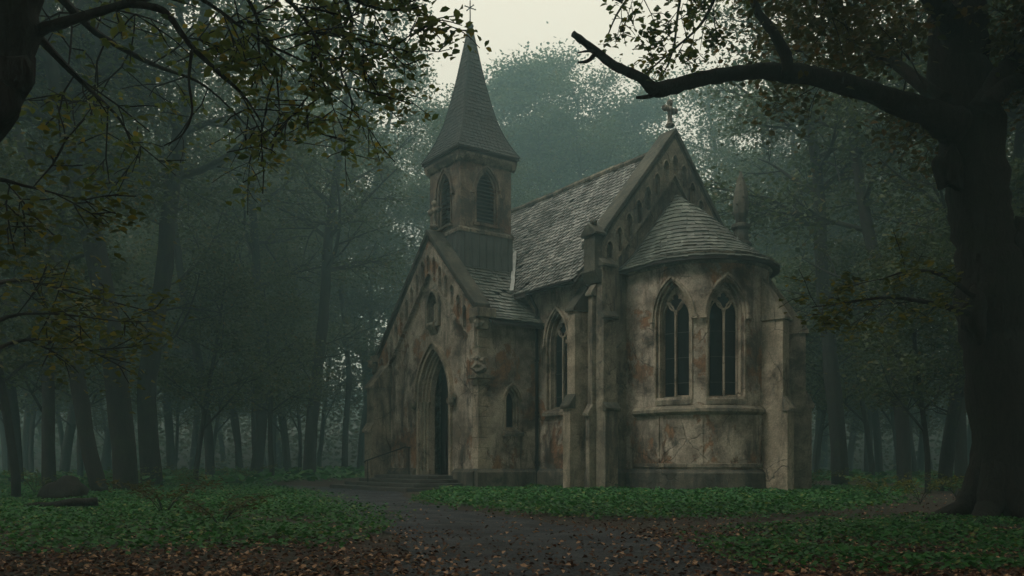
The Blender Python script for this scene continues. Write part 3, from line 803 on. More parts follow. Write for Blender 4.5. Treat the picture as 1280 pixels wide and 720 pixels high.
dk.build('roof_deck', M['spire_slate'], spire)
eb = MB()
for z0_, z1_, e0, e1 in ((11.93, 12.0, 1.16, 1.25), (11.99, 12.05, 1.27, 1.31)): eb.box(tc[0] - e1, tc[0] + e1, tc[1] - e1, tc[1] + e1, z0_, z1_)
eb.build('eave_board', M['deck'], spire)
hp = MB()
for a in cs:
    pts = [(tc[0] + a[0] * (fs_(t)[0] + .012), tc[1] + a[1] * (fs_(t)[0] + .012), fs_(t)[1] + .03) for t in tsteps(ls_, .3)]
    hp.tube(pts, .022, 6)
hp.build('hip_roll', M['spire_slate'], spire)
fc = MB(); fc.lathe((tc[0], tc[1], 0), [(.05, 16.85), (.09, 16.95), (.13, 17.07), (.13, 17.13), (.07, 17.2), (.025, 17.26), (.022, 17.4), (.02, 18.0), (.006, 18.1)], 10)
z = 17.78
fc.tube([(tc[0], tc[1] - .22, z), (tc[0], tc[1] + .22, z)], .02, 6); fc.tube([(tc[0] - .22, tc[1], z), (tc[0] + .22, tc[1], z)], .02, 6)
for dx, dy in ((.22, 0), (-.22, 0), (0, .22), (0, -.22)): fc.blob((tc[0] + dx, tc[1] + dy, z), .032, amp=0, sub=1)
fc.build('iron_cross', M['iron'], spire, smooth=True)

# --- steps and handrail (things of their own, same local frame)
def loc2w(x, y, z=0): return chapel.matrix_basis @ Vector((x, y, z))
steps = MB()
for k in range(4):
    o_ = 3 - k
    steps.box(FX - 1.15 - .42 * o_, FX - .01 if k < 3 else FX + .0 - .16, 4.45 - .3 * o_, 8.5 + .40 * o_, .125 * k - (.1 if k == 0 else 0) + .001 * k, .125 * (k + 1))
steps.box(FX - .2, FX + .9, dc - .95, dc + .95, .0, .5)
so = steps.build('entrance_steps', M['step'], None, bevel=.02)
so.location = chapel.location; so.rotation_euler = chapel.rotation_euler
tag(so, 'four worn dark stone steps in front of the chapel door', 'steps')
hr = MB(); y = 7.55
hr.tube([(FX - .12, y, 1.5), (FX - .35, y, 1.52), (FX - 1.9, y, 1.02), (FX - 2.0, y, .95)], .025, 8)
hb = hr.build('handrail', M['iron'], None, smooth=True)
hb.location = chapel.location; hb.rotation_euler = chapel.rotation_euler
tag(hb, 'thin iron handrail beside the chapel steps', 'handrail')
for x, z0_, z1_ in ((FX - .18, .5, 1.51), (FX - 1.85, .02, 1.04)):
    MB().tube([(x, y, z0_), (x, y, z1_)], .02, 8).build('post', M['iron'], hb)

# ------------------------------------------------------------------ ground
def gz(x, y):
    near = min(1, max(0, (math.hypot(x - 2, y - 18) - 9) / 12)); 
    far = min(1, max(0, (y - 42) / 40))
    rise = max(0, math.hypot(x * .9, y - 25) - 62); rise = rise * rise / (rise + 30) * .16
    return rise + near * (.10 * math.sin(x * .31 + 1) * math.sin(y * .27) + .05 * math.sin(x * .9) * math.sin(y * .8 + 1)) + far * .5 * math.sin(x * .09 + 2) - .0
def in_chapel(x, y):
    p = Vector((x, y, 0)) - chapel.location; c_, s_ = math.cos(R(-35.1)), math.sin(R(-35.1)); u, w = p.x * c_ - p.y * s_, p.x * s_ + p.y * c_
    return (0 < u < NW and 0 < w < NL) or (FX < u < .1 and PY < w < PL) or (math.hypot(u - ax, w - ay) < ar) or (FX - 2.2 < u < 0 and 4.2 < w < 9.0)
xs = sorted(set([round(-150 + 6 * i, 3) for i in range(51)] + [round(-24 + .5 * i, 3) for i in range(97)]))
ys = sorted(set([round(-60 + 6 * i, 3) for i in range(52)] + [round(-2 + .5 * i, 3) for i in range(105)]))
g = MB(); g.add([(x, y, gz(x, y)) for y in ys for x in xs], [(j * len(xs) + i, j * len(xs) + i + 1, (j + 1) * len(xs) + i + 1, (j + 1) * len(xs) + i) for j in range(len(ys) - 1) for i in range(len(xs) - 1)])
tag(g.build('ground', M['soil'], None, True, recalc=False), kind='structure')
# path: left edge / right edge pairs
edges = [((330, 1.3), 0)]
Lp = [(455, 722), (492, 700), (508, 682), (480, 662), (430, 643), (370, 627), (318, 614), (300, 606)]
Rp = [(965, 722), (905, 700), (868, 682), (770, 664), (640, 648), (545, 632), (505, 621), (500, 610)]
pm = MB(); rows = []
le = [gpt(*p) for p in Lp]; re = [gpt(*p) for p in Rp]
le = [Vector((le[0].x * .55 - .3, -1, 0)), Vector((le[0].x - .1, 3.5, 0))] + le; re = [Vector((re[0].x * .8 + .3, -1, 0)), Vector((re[0].x + .15, 3.5, 0))] + re
def crs(P, n=7):
    out = []
    for i in range(len(P) - 1):
        p0, p1, p2, p3 = P[max(0, i - 1)], P[i], P[i + 1], P[min(len(P) - 1, i + 2)]
        for k in range(n):
            t_ = k / n; out.append(.5 * ((2 * p1) + (p2 - p0) * t_ + (2 * p0 - 5 * p1 + 4 * p2 - p3) * t_ ** 2 + (3 * p1 - p0 - 3 * p2 + p3) * t_ ** 3))
    return out + [P[-1]]
le, re = crs(le), crs(re); NX = 16
for a, b_ in zip(le, re):
    for i in range(NX + 1):
        p = a.lerp(b_, i / NX); e = .12 * math.sin(p.y * 3.1 + (i > 8) * 2) * (i in (0, NX)); rows.append((p.x + e, p.y, gz(p.x, p.y) + .014))
pm.add(rows, [(j * (NX + 1) + i, j * (NX + 1) + i + 1, (j + 1) * (NX + 1) + i + 1, (j + 1) * (NX + 1) + i) for j in range(len(le) - 1) for i in range(NX)])
tag(pm.build('path', M['path'], None, True, recalc=False), kind='structure')

# ------------------------------------------------------------------ leaves in bulk
def cards(P, size, rs, tilt=.6, aspect=.6, fold=.25, lean=None):
    """P (n,3) centres; returns verts, faces: 6-vertex folded leaves"""
    n = len(P); size = np.broadcast_to(size, (n,)).astype(float)
    nv = np.stack([rs.normal(0, tilt, n), rs.normal(0, tilt, n), np.ones(n)], 1); nv /= np.linalg.norm(nv, axis=1)[:, None]
    a = rs.uniform(0, 2 * np.pi, n); d = np.stack([np.cos(a), np.sin(a), np.zeros(n)], 1)
    d -= nv * (d * nv).sum(1)[:, None]; d /= np.linalg.norm(d, axis=1)[:, None]; e = np.cross(nv, d)
    L = size[:, None] / 2; W = L * aspect
    f = nv * (L * fold)
    tail = P - d * L; tip = P + d * L - f * .6
    l1 = P - d * L * .25 + e * W + f; l2 = P + d * L * .35 + e * W * .85 + f; r1 = P - d * L * .25 - e * W + f; r2 = P + d * L * .35 - e * W * .85 + f
    V = np.stack([tail, r1, r2, tip, l2, l1], 1).reshape(-1, 3)
    i = np.arange(n)[:, None] * 6
    Fc = np.concatenate([i + np.array([[0, 1, 2, 3]]), i + np.array([[0, 3, 4, 5]])], 1).reshape(-1, 4)
    return V, Fc
def diamonds(P, size, rs, tilt=.6, aspect=.6):
    n = len(P); size = np.broadcast_to(size, (n,)).astype(float)
    nv = np.stack([rs.normal(0, tilt, n), rs.normal(0, tilt, n), np.ones(n)], 1); nv /= np.linalg.norm(nv, axis=1)[:, None]
    a = rs.uniform(0, 2 * np.pi, n); d = np.stack([np.cos(a), np.sin(a), np.zeros(n)], 1)
    d -= nv * (d * nv).sum(1)[:, None]; d /= np.linalg.norm(d, axis=1)[:, None]; e = np.cross(nv, d)
    L = size[:, None] / 2; W = L * aspect
    V = np.stack([P - d * L, P - d * L * .1 - e * W, P + d * L, P - d * L * .1 + e * W], 1).reshape(-1, 3)
    return V, np.arange(n * 4).reshape(n, 4)
def qmesh(name, V, Fc, mt):
    me = bpy.data.meshes.new(name); me.vertices.add(len(V)); me.vertices.foreach_set('co', V.astype(np.float32).ravel())
    me.loops.add(Fc.size); me.loops.foreach_set('vertex_index', Fc.astype(np.int32).ravel())
    me.polygons.add(len(Fc)); me.polygons.foreach_set('loop_start', np.arange(0, Fc.size, 4, dtype=np.int32)); me.polygons.foreach_set('loop_total', np.full(len(Fc), 4, dtype=np.int32))
    me.update(calc_edges=True); me.materials.append(mt); return me
def qobj(name, V, Fc, mt, parent=None):
    o = bpy.data.objects.new(name, qmesh(name, V, Fc, mt)); C.objects.link(o)
    if parent is not None: o.parent = parent
    return o

# ------------------------------------------------------------------ trees
def rot_about(d, ang, az):
    o_ = d.orthogonal().normalized(); o_.rotate(Quaternion(d, az)); v_ = d.copy(); v_.rotate(Quaternion(o_, ang)); return v_
def grow(mb, tips, p, d, L, r, lvl, P, rg):
    """recursive limb; tips collects (point, level) for leaves"""
    n = max(3, int(L / P['seg'][lvl])); pts = [p.copy()]; rad = [r]; dirs = [d.copy()]
    for i in range(n):
        d = (d + Vector((rg.gauss(0, P['wander']), rg.gauss(0, P['wander']), rg.gauss(0, P['wander']) + P['up'][lvl])) * 1.0).normalized()
        p = p + d * (L / n); pts.append(p.copy()); dirs.append(d.copy()); rad.append(r * (1 - .8 * (i + 1) / n) + .004)
    mb.tube(pts, rad, P['sides'][lvl], cap=False, rg=rg)
    if lvl < P['levels'] - 1:
        k = P['kids'][lvl]
        for i in range(k):
            t_ = .25 + .75 * (i + rg.random() * .8) / k; j = min(n, max(1, int(t_ * n)))
            dd = rot_about(dirs[j], R(rg.uniform(30, 65)), rg.uniform(0, 6.283)); dd.z = dd.z * P['flat']; dd.normalize()
            grow(mb, tips, pts[j], dd, L * rg.uniform(.42, .65) * (1.15 - .5 * t_), rad[j] * .6, lvl + 1, P, rg)
    if lvl >= P['leaf_lvl']:
        for q in pts[1:]: tips.append(tuple(q))
        tips.append(tuple(pts[-1]))
def make_tree(seed, Ht=24, r0=.4, z_lo=8, nb=22, blen=5.5, leaves=14, lsize=.2, spread=.45, fork=0, lean=0, low=3, mt_l='leaf', mt_b='bark', thin=1.0, kids=(6, 5), topless=False, flare=1.15):
    rg = random.Random(seed); rs = np.random.RandomState(seed); mb = MB(); tips = []
    P = dict(seg=[.9, .6, .45], wander=.13, up=[.035, .02, -.01], sides=[6, 4, 3], levels=3, kids=list(kids) + [0], flat=.6, leaf_lvl=1)
    # trunk
    stems = [(Vector((0, 0, -.2)), Vector((lean, lean * .3, 1)).normalized(), Ht, r0)]
    trunk_pts = []
    def stem(p, d, L, r, first=True):
        n = int(L / .8); pts = [p]; rad = [r * (flare if first else 1)]
        for i in range(n):
            d = (d + Vector((rg.gauss(0, .045), rg.gauss(0, .045), .02))).normalized(); p = p + d * L / n; pts.append(p)
            t_ = (i + 1) / n; rad.append(r * (1 - .8 * t_ ** 1.5) * ((1 + (flare - 1) * math.exp(-(t_ * L) / .5)) if first else 1) * (1 + rg.uniform(-.05, .05)) + .01)
        mb.tube(pts, rad, 12 if first else 9, .06, rg, cap=True); return pts, rad
    pts, rad = stem(*stems[0][:4]); trunk_pts.append((pts, rad))
    if fork:
        for sg in (-1, 1):
            j = int(len(pts) * fork) + (sg > 0) * 2; d = Vector((sg * .38, rg.uniform(-.2, .2), 1)).normalized()
            trunk_pts.append(stem(pts[j], d, Ht * (1 - fork) * .95, rad[j] * .75, False))
    for tp_, tr_ in trunk_pts:
        zs = [q.z for q in tp_]
        for i in range(nb if tp_ is pts else nb // 2):
            z = z_lo + (Ht - z_lo) * ((i + rg.random()) / (nb if tp_ is pts else nb // 2)) ** .9
            j = min(range(len(tp_)), key=lambda q: abs(zs[q] - z))
            if zs[j] < z_lo - .5: continue
            az = i * 2.4 + rg.uniform(-.5, .5); el = R(rg.uniform(10, 45)); f_ = (z - z_lo) / (Ht - z_lo)
            L = blen * (1.05 - .65 * f_) * rg.uniform(.75, 1.2)
            grow(mb, tips, tp_[j], Vector((math.cos(az) * math.cos(el), math.sin(az) * math.cos(el), math.sin(el))), L, min(tr_[j] * .5, .03 * L), 0, P, rg)
    for i in range(low):     # bare dead limbs
        z = rg.uniform(2.5, z_lo); j = min(range(len(pts)), key=lambda q: abs(pts[q].z - z)); az = rg.uniform(0, 6.28)
        grow(mb, [], pts[j], Vector((math.cos(az), math.sin(az), rg.uniform(-.1, .5))).normalized(), rg.uniform(1.5, 4), rad[j] * .16, 1, P, rg)
    me = bpy.data.meshes.new('trunk'); me.from_pydata(mb.v, [], mb.f); me.materials.append(M[mt_b]); me.shade_smooth()
    T = np.array(tips); n = int(len(T) * leaves * thin); T = T[rs.randint(0, len(T), n)] + rs.normal(0, spread, (n, 3)) * [1, 1, .55]
    V, Fc = diamonds(T, lsize * rs.uniform(.6, 1.25, n), rs, .75, .62)
    return me, qmesh('crown', V, Fc, M[mt_l]), n
VAR = {}
VAR['tall'] = make_tree(11, 25, .33, 10, 22, 5.6, 4.2, .22)
VAR['broad'] = make_tree(12, 25, .36, 10.5, 22, 6.0, 4.5, .21, fork=.42)
VAR['slim'] = make_tree(13, 22, .2, 7, 16, 3.8, 6, .2, kids=(5, 5))
VAR['leaning'] = make_tree(14, 20, .25, 6, 16, 4.2, 5, .2, lean=.22, kids=(5, 5))
VAR['understory'] = make_tree(15, 9, .10, 1.8, 16, 3.4, 6, .17, spread=.35, low=0, kids=(5, 4))
VAR['lowbranch'] = make_tree(16, 24, .26, 6, 26, 6.0, 3.2, .2)
VAR['thick'] = make_tree(18, 25, .30, 6.5, 30, 6.0, 9, .25, spread=.7)
VAR['shade_canopy'] = make_tree(19, 24, .36, 11, 30, 8.0, 9, .30, spread=.8)  # high dense crown, used only for the added out-of-frame shade trees
VAR['dense'] = make_tree(17, 25, .24, 9, 26, 6.0, 4.0, .22, spread=.6)
print('leaves', {k: v[2] for k, v in VAR.items()})
used = set()
def place_tree(kind, px, Y, label, s=1.0, rz=None, group=None, cat='tree', sz=None):
    x = (px - 640) / F * Y; e = empty(kind_name[kind], (x, Y, gz(x, Y)), rnd.uniform(0, 6.28) if rz is None else rz)
    e.scale = (s, s, s if sz is None else sz)
    tag(e, label, cat, group)
    for nm, me in (('trunk', VAR[kind][0]), ('crown', VAR[kind][1])):
        o_ = bpy.data.objects.new(nm, me); C.objects.link(o_); o_.parent = e
    return e
kind_name = dict(tall='beech_tree', broad='forked_tree', slim='slender_tree', leaning='leaning_tree', understory='understory_tree', lowbranch='beech_tree', dense='leafy_tree', thick='leafy_tree', shade_canopy='beech_tree')
#TREES
G1 = 'trees of the misty wood'
named = [
 ('broad', 158, 27, 'forked dark trunk, thickest in the left half of the wood, rising past the frame', 1.0, 1.57),
 ('tall', 190, 31, 'dark straight trunk directly right of the thick forked tree', 1.05, 0),
 ('leaning', 128, 25, 'bent dark trunk leaning left of the thick forked tree', .9, 2.6),
 ('slim', 62, 27, 'thin dark trunk above the round mossy boulder at far left', .95, 1),
 ('slim', 22, 30, 'thin dark trunk nearest the left edge of the picture', 1.1, 2),
 ('slim', 263, 42, 'slim grey trunk in mist, second one right of the thick forked tree', 1.1, 3),
 ('tall', 320, 47, 'grey trunk in the mist midway between forked tree and chapel', .95, 4),
 ('slim', 300, 58, 'very faint thin trunk in mist just left of the midway grey trunk', 1.1, 1.7),
 ('tall', 387, 45, 'grey misty trunk standing alone left of the chapel steps', 1.0, 5),
 ('slim', 430, 62, 'faint pale trunk in fog close to the left side of the chapel', 1.1, 4.2),
 ('slim', 449, 70, 'palest thin trunk seen beside the chapel porch corner', 1.1, 4.9),
 ('tall', 1050, 36, 'dark wide trunk nearest the right end of the chapel', 1.0, 1.1),
 ('slim', 1131, 34, 'dark trunk midway between the chapel and the big oak', 1.3, 2.2),
 ('lowbranch', 1180, 30, 'dark trunk close behind the left side of the big oak', .9, 3.3),
 ('slim', 1203, 36, 'thin trunk squeezed against the left side of the big oak', 1.2, .3),
 ('slim', 1100, 52, 'faint trunk in fog behind the right hand woodland edge', 1.1, .9),
]
for k, px, Y, lb, s, rz in named: place_tree(k, px, Y, lb, s, rz, G1)
far_c = [('dense', 535, 80, 1.35), ('thick', 625, 88, 1.60), ('dense', 700, 84, 1.58), ('thick', 712, 100, 1.6), ('dense', 752, 80, 1.45), ('thick', 785, 90, 1.5), ('dense', 870, 78, 1.4), ('broad', 460, 76, 1.4), ('dense', 580, 104, 1.5), ('dense', 670, 112, 1.6), ('dense', 740, 106, 1.6), ('dense', 490, 98, 1.5), ('dense', 840, 104, 1.5), ('dense', 600, 70, 1.0), ('slim', 560, 62, 1.3)]
for k, px, Y, s in far_c: place_tree(k, px, Y, 'pale leafy tree dissolving into fog behind the chapel spire and roof', s, None, 'fog trees behind the chapel')
rt = random.Random(21)
def scatter(lst, label, group, seed):
    r_ = random.Random(seed)
    for k, px, Y, s in lst: place_tree(k, px, Y, label, s * r_.uniform(.95, 1.08), r_.uniform(0, 6.28), group)
scatter([('lowbranch', 80, 48, 1), ('dense', 215, 58, 1.05), ('lowbranch', 340, 66, 1.1), ('dense', 30, 60, 1.1), ('dense', 130, 64, 1.15), ('dense', 330, 78, 1.1), ('dense', 190, 72, 1.15), ('dense', 80, 70, 1.2), ('dense', 280, 95, 1.2), ('tall', -40, 34, 1.0), ('dense', -20, 60, 1.2)],
        'dim leafy tree deep in the wood left of the chapel', 'background trees of the left wood', 5)
scatter([('lowbranch', 985, 58, 1.1), ('dense', 1085, 58, 1.1), ('dense', 1150, 64, 1.1), ('lowbranch', 1020, 62, 1.05), ('dense', 940, 76, 1.1), ('dense', 1225, 48, 1.0), ('dense', 1060, 80, 1.2), ('dense', 1180, 76, 1.15), ('dense', 1000, 98, 1.25), ('dense', 1290, 62, 1.2), ('tall', 1240, 30, .95)],
        'dim leafy tree deep in the wood right of the chapel', 'background trees of the right wood', 6)
scatter([('understory', int(20 + 36 * i_ + 17 * math.sin(i_ * 5)), 44 + (i_ * 7) % 26, 1.1 + .25 * (i_ % 3)) for i_ in range(12)], 'dim bushy young tree filling the gaps between far trunks on the left', 'far young trees of the left wood', 18)
scatter([('understory', int(985 + 32 * i_ + 13 * math.sin(i_ * 5)), 44 + (i_ * 7) % 22, 1.1 + .25 * (i_ % 3)) for i_ in range(10)], 'dim bushy young tree filling the gaps between far trunks on the right', 'far young trees of the right wood', 19)
scatter([('dense', 60, 84, 1.25), ('dense', 150, 92, 1.3), ('dense', 240, 84, 1.25), ('dense', 350, 92, 1.3), ('dense', -60, 80, 1.3), ('dense', 110, 62, 1.1), ('dense', 300, 66, 1.1), ('dense', 360, 60, 1.1), ('dense', 10, 62, 1.1)],
        'tall faint tree at the back of the left wood', 'rearmost trees of the left wood', 28)
scatter([('dense', 960, 88, 1.3), ('dense', 1030, 96, 1.3), ('dense', 1120, 86, 1.25), ('dense', 1210, 92, 1.3), ('dense', 1310, 84, 1.3), ('dense', 1130, 66, 1.1), ('dense', 1210, 62, 1.1), ('dense', 975, 64, 1.1)],
        'tall faint tree at the back of the right wood', 'rearmost trees of the right wood', 29)
scatter([('understory', 245, 34, 1.0), ('understory', 60, 30, 1.1), ('understory', 340, 40, 1.1), ('understory', 100, 42, 1.2), ('understory', 20, 22, .95)],
        'low spreading young tree under the tall trunks of the left wood', 'young trees of the left wood', 8)
scatter([('understory', 1090, 40, 1.2), ('understory', 1020, 46, 1.2), ('understory', 1160, 27, .9), ('understory', 1240, 26, 1.0)],
        'low spreading young tree under the tall trunks of the right wood', 'young trees of the right wood', 9)

# the wood going on into the distance, one mass
rs_ = np.random.RandomState(3); n_ = 260000
an = rs_.uniform(-1.15, 1.15, n_); dd_ = rs_.uniform(86, 140, n_); hh_ = 33 * rs_.beta(1.0, 1.1, n_); cl_ = 24 + 3 * np.sin(an * 31) + 2.5 * np.sin(an * 73 + 1)
hh_ = np.minimum(hh_, cl_ + rs_.uniform(-3, 0, n_))
V, Fc = diamonds(np.stack([np.sin(an) * dd_, np.cos(an) * dd_, hh_], 1), rs_.uniform(.35, .75, n_), rs_, .9, .6)
tag(qobj('distant_wood', V, Fc, M['leaf']), 'far mass of the wood lost in the fog', 'woodland', kind='stuff')
# unseen trees added outside the frame to shade the near fog and foreground
for k_, x_, y_ in [('shade_canopy', -8, 3), ('shade_canopy', 8.5, 4), ('shade_canopy', 20, 22), ('shade_canopy', 14, 12), ('shade_canopy', 0, -3), ('shade_canopy', 26, 33), ('thick', -13, 7), ('tall', -11, -3), ('thick', -4, -7), ('thick', 5, -6), ('tall', 12, -2), ('thick', 15, 6), ('thick', -22, 13), ('tall', -21, 1), ('thick', 24, 14), ('thick', 22, 0), ('thick', -30, 26), ('thick', 31, 26), ('thick', -36, 16), ('thick', 38, 14), ('thick', 0, -16), ('thick', -14, -15), ('thick', 14, -15), ('thick', 45, 36), ('thick', -46, 40)]:
    t_ = place_tree(k_, 640, 1, 'unseen leafy tree added beside and behind the viewer to shade the foreground', 1.0, None, 'unseen shade trees around the viewer'); t_.location = (x_, y_, gz(x_, y_))

# foreground trees with hand-laid limbs
def limb(mb, pts, rad, n=10, sub=5, rough=.08, seed=1):
    rg = random.Random(seed); P = crs([Vector(p) for p in pts], sub); N = len(P)
    rr = [rad[min(len(rad) - 1, int(i / sub))] * (1 - (i % sub) / sub) + rad[min(len(rad) - 1, int(i / sub) + 1)] * ((i % sub) / sub) for i in range(N)]
    rr = [r * (1 + rg.uniform(-rough, rough)) for r in rr]; P = [p + Vector((rg.gauss(0, 1), rg.gauss(0, 1), rg.gauss(0, 1))) * rr[i] * .05 for i, p in enumerate(P)]
    mb.tube(P, rr, n, rough, rg, cap=True); return P, rr
def sprays(mb, tips, P, rr, rg, k, L, lvl=1, down=.0, t0=.2, wander=.13):
    PP = dict(seg=[.4, .25, .15], wander=wander, up=[0, -down * .5, -down], sides=[6, 5, 3], levels=3, kids=[4, 4, 0], flat=.6, leaf_lvl=2 if lvl < 2 else 1)
    for i in range(k):
        j = int(len(P) * (t0 + (1 - t0) * (i + rg.random()) / k)); j = min(len(P) - 2, max(1, j)); d = (P[j + 1] - P[j - 1]).normalized()
        grow(mb, tips, P[j], rot_about(d, R(rg.uniform(30, 70)), rg.uniform(0, 6.28)), L * rg.uniform(.6, 1.2), min(rr[j] * .5, .004 * L + .002), lvl, PP, rg)
def leafcloud(name, tips, per, size, mt, parent, rs, spread=.07, tilt=.55):
    T = np.array(tips); n = int(len(T) * per); T = T[rs.randint(0, len(T), n)] + rs.normal(0, spread, (n, 3))
    T[:, 2] -= size * .4
    V, Fc = cards(T, size * rs.uniform(.6, 1.2, n), rs, tilt, .62, .2); return qobj(name, V, Fc, M[mt], parent)
# big oak on the right
oy = 14.0; base = at(1250, 0, oy); base.z = 0
oak = empty('oak_tree', base); tag(oak, 'huge black oak trunk at the right edge with a long bare limb reaching left', 'tree')
def ol(px, py, Y): return at(px, py, Y) - base
tb = MB(); rs = np.random.RandomState(4)
trunk = [(1262, 652), (1258, 600), (1252, 520), (1245, 430), (1240, 370), (1232, 300), (1220, 240), (1213, 160), (1200, 90), (1196, 20), (1192, -60), (1186, -200), (1180, -420)]
trad = [.60, .50, .47, .48, .55, .47, .46, .50, .46, .44, .42, .36, .25]
tP, tR = limb(tb, [ol(x, y, oy) for x, y in trunk], trad, 24, 5, .025, 3)
for k in range(7):
    a = k * .9 + .3; limb(tb, [(math.cos(a) * q, math.sin(a) * q, z_) for q, z_ in ((.18, 1.1), (.34, .55), (.55, .2), (.95, .02), (1.5, -.15))], [.24, .24, .2, .13, .05], 10, 4, .06, 40 + k)
for (x, y, r) in ((1222, 395, .26), (1275, 300, .2), (1228, 330, .2), (1188, 212, .2)): tb.blob(ol(x, y, oy - .26), r, (1, .7, 1.7), .45, sub=3)
mainl = [(1195, 160), (1165, 143), (1110, 124), (1050, 104), (985, 90), (940, 90), (900, 94), (862, 102), (822, 112), (800, 96), (768, 82), (742, 62), (716, 42)]
lP, lR = limb(tb, [ol(x, y, oy - .3 - i * .22) for i, (x, y) in enumerate(mainl)], [.30, .22, .165, .15, .14, .115, .10, .105, .10, .07, .062, .055, .04], 12, 5, .09, 5)
def sub(pts, Y, r, seed=2, n=7): return limb(tb, [ol(x, y, Y if not isinstance(Y, list) else Y[i]) for i, (x, y) in enumerate(pts)], r, n, 5, .08, seed)
uP, uR = sub([(985, 92), (982, 70), (966, 40), (945, 10), (925, -40), (880, -90), (800, -110)], 12.6, [.10, .085, .07, .06, .055, .04, .02], 6, 9)
sub([(826, 112), (812, 120), (795, 122)], 11.9, [.05, .035, .02], 7); sub([(745, 66), (735, 76), (722, 78)], 11.2, [.035, .025, .012], 8); sub([(742, 64), (733, 64), (722, 66)], 11.2, [.02, .016, .01], 9)
r1P, r1R = sub([(1225, 140), (1250, 95), (1280, 60), (1330, 20)], 13.6, [.24, .16, .12, .08], 10, 9)
r2P, r2R = sub([(1235, 130), (1262, 105), (1300, 98), (1350, 90)], 13.4, [.16, .13, .1, .08], 11, 9)
r3P, r3R = sub([(1180, 130), (1150, 105), (1120, 80), (1060, 45), (1010, -20), (960, -80)], [13.6, 13.9, 14.4, 15, 15.8, 16.5], [.16, .11, .09, .07, .05, .03], 12, 8)
r4P, r4R = sub([(1195, 40), (1150, -20), (1080, -80), (1000, -120)], [13.8, 13, 12, 11], [.2, .14, .1, .05], 13, 8)
# low leafy side bough with yellow leaves
y1P, y1R = sub([(1215, 392), (1160, 378), (1110, 372), (1060, 378), (1015, 384)], [13.6, 13.2, 12.8, 12.4, 12.1], [.06, .035, .024, .014, .007], 14, 6)
y2P, y2R = sub([(1215, 370), (1180, 345), (1140, 338), (1100, 350)], [13.6, 13.0, 12.6, 12.2], [.05, .03, .018, .008], 15, 6)
rg = random.Random(31); tips = []; ytips = []; otips = []
sprays(tb, tips, uP, uR, rg, 10, 1.5, 0, .08, .55); 
d1P, d1R = sub([(868, -60), (850, 0), (842, 60), (828, 95)], 11.5, [.03, .02, .014, .006], 16, 6)
d2P, d2R = sub([(905, -30), (880, 25), (850, 55), (815, 85), (800, 100)], 11.8, [.03, .022, .016, .012, .006], 17, 6)
d3P, d3R = sub([(830, -70), (790, -10), (770, 20), (757, 52)], 11.3, [.03, .02, .014, .006], 18, 6)
for P_, R_ in ((d1P, d1R), (d2P, d2R), (d3P, d3R)): sprays(tb, tips, P_[:-6], R_[:-6], rg, 6, .55, 1, .0, .1)
sprays(tb, otips, r3P, r3R, rg, 14, 2.0, 0, .04, .15); sprays(tb, otips, r4P, r4R, rg, 12, 2.0, 0, .05, .2); sprays(tb, otips, r1P, r1R, rg, 8, 1.6, 0, .04, .2); sprays(tb, otips, r2P, r2R, rg, 6, 1.6, 0, .04, .2)
sprays(tb, ytips, y1P, y1R, rg, 9, .75, 1, .02, .15); sprays(tb, ytips, y2P, y2R, rg, 6, .7, 1, .02, .2)
for z in range(5):   # crown out of frame that shades the ground
    az = z * 1.3 + 1; grow(tb, otips, tP[-1 - z * 3], Vector((math.cos(az), math.sin(az), .5)).normalized(), 5, .15, 0, dict(seg=[.6, .5, .4], wander=.12, up=[.02, 0, 0], sides=[6, 4, 3], levels=3, kids=[7, 5, 0], flat=.6, leaf_lvl=1), rg)
tb.build('trunk', M['bark_dark'], oak, True)
leafcloud('crown', otips, 4.2, .14, 'leaf_brown', oak, rs, .22)
leafcloud('hanging_foliage', tips, 2.6, .105, 'leaf_near', oak, rs, .06)
leafcloud('low_foliage', ytips, 3.2, .11, 'leaf_yellow', oak, rs, .05, .35)

# foreground beech top left
by = 6.0; base = at(-95, 0, by); base.z = 0
beech = empty('beech_tree', base); tag(beech, 'black leaning trunk cut by the top left corner with leafy boughs hanging into view', 'tree')
tb = MB()
P_, R_ = limb(tb, [ol2 for ol2 in [at(x, y, by) - base for x, y in [(-95, 745), (-120, 600), (-130, 420), (-108, 280), (-56, 168), (-18, 95), (-4, 20), (6, -60), (20, -200), (60, -420)]]], [.46, .36, .32, .29, .26, .27, .26, .25, .2, .1], 18, 5, .05, 8)
for (x, y, r) in ((20, 95, .12), (5, 125, .12)): tb.blob(at(x, y, by - .1) - base, r, (1, 1, 1.2), .25)
def sb(pts, Y, r, seed, n=7): return limb(tb, [at(x, y, Y if not isinstance(Y, list) else Y[i]) - base for i, (x, y) in enumerate(pts)], r, n, 5, .08, seed)
rg = random.Random(77); lt = []; lt2 = []
B = []
B.append(sb([(10, 50), (60, 34), (105, 20), (160, 4), (230, -14), (330, -22), (420, -20)], [6, 6.1, 6.2, 6.4, 6.6, 6.9, 7.1], [.07, .042, .034, .028, .024, .018, .012], 1))
B.append(sb([(160, 4), (205, 14), (238, 56), (275, 92), (305, 120), (330, 158)], [6.4, 6.5, 6.6, 6.7, 6.8, 6.9], [.03, .026, .022, .018, .012, .006], 2))
B.append(sb([(240, 62), (236, 100), (240, 140), (228, 168), (205, 182)], [6.6, 6.6, 6.6, 6.6, 6.6], [.014, .011, .009, .006, .004], 3))
B.append(sb([(330, -22), (370, 10), (395, 50), (402, 90), (410, 130)], [6.9, 7.0, 7.1, 7.1, 7.1], [.022, .018, .014, .010, .005], 4))
B.append(sb([(380, -22), (430, -5), (470, 10), (505, 12), (532, 6)], [7.0, 7.2, 7.3, 7.4, 7.4], [.02, .016, .012, .008, .004], 5))
B.append(sb([(395, 40), (430, 45), (460, 52), (490, 60), (518, 66)], [7.1, 7.2, 7.3, 7.4, 7.4], [.012, .010, .008, .006, .004], 6))
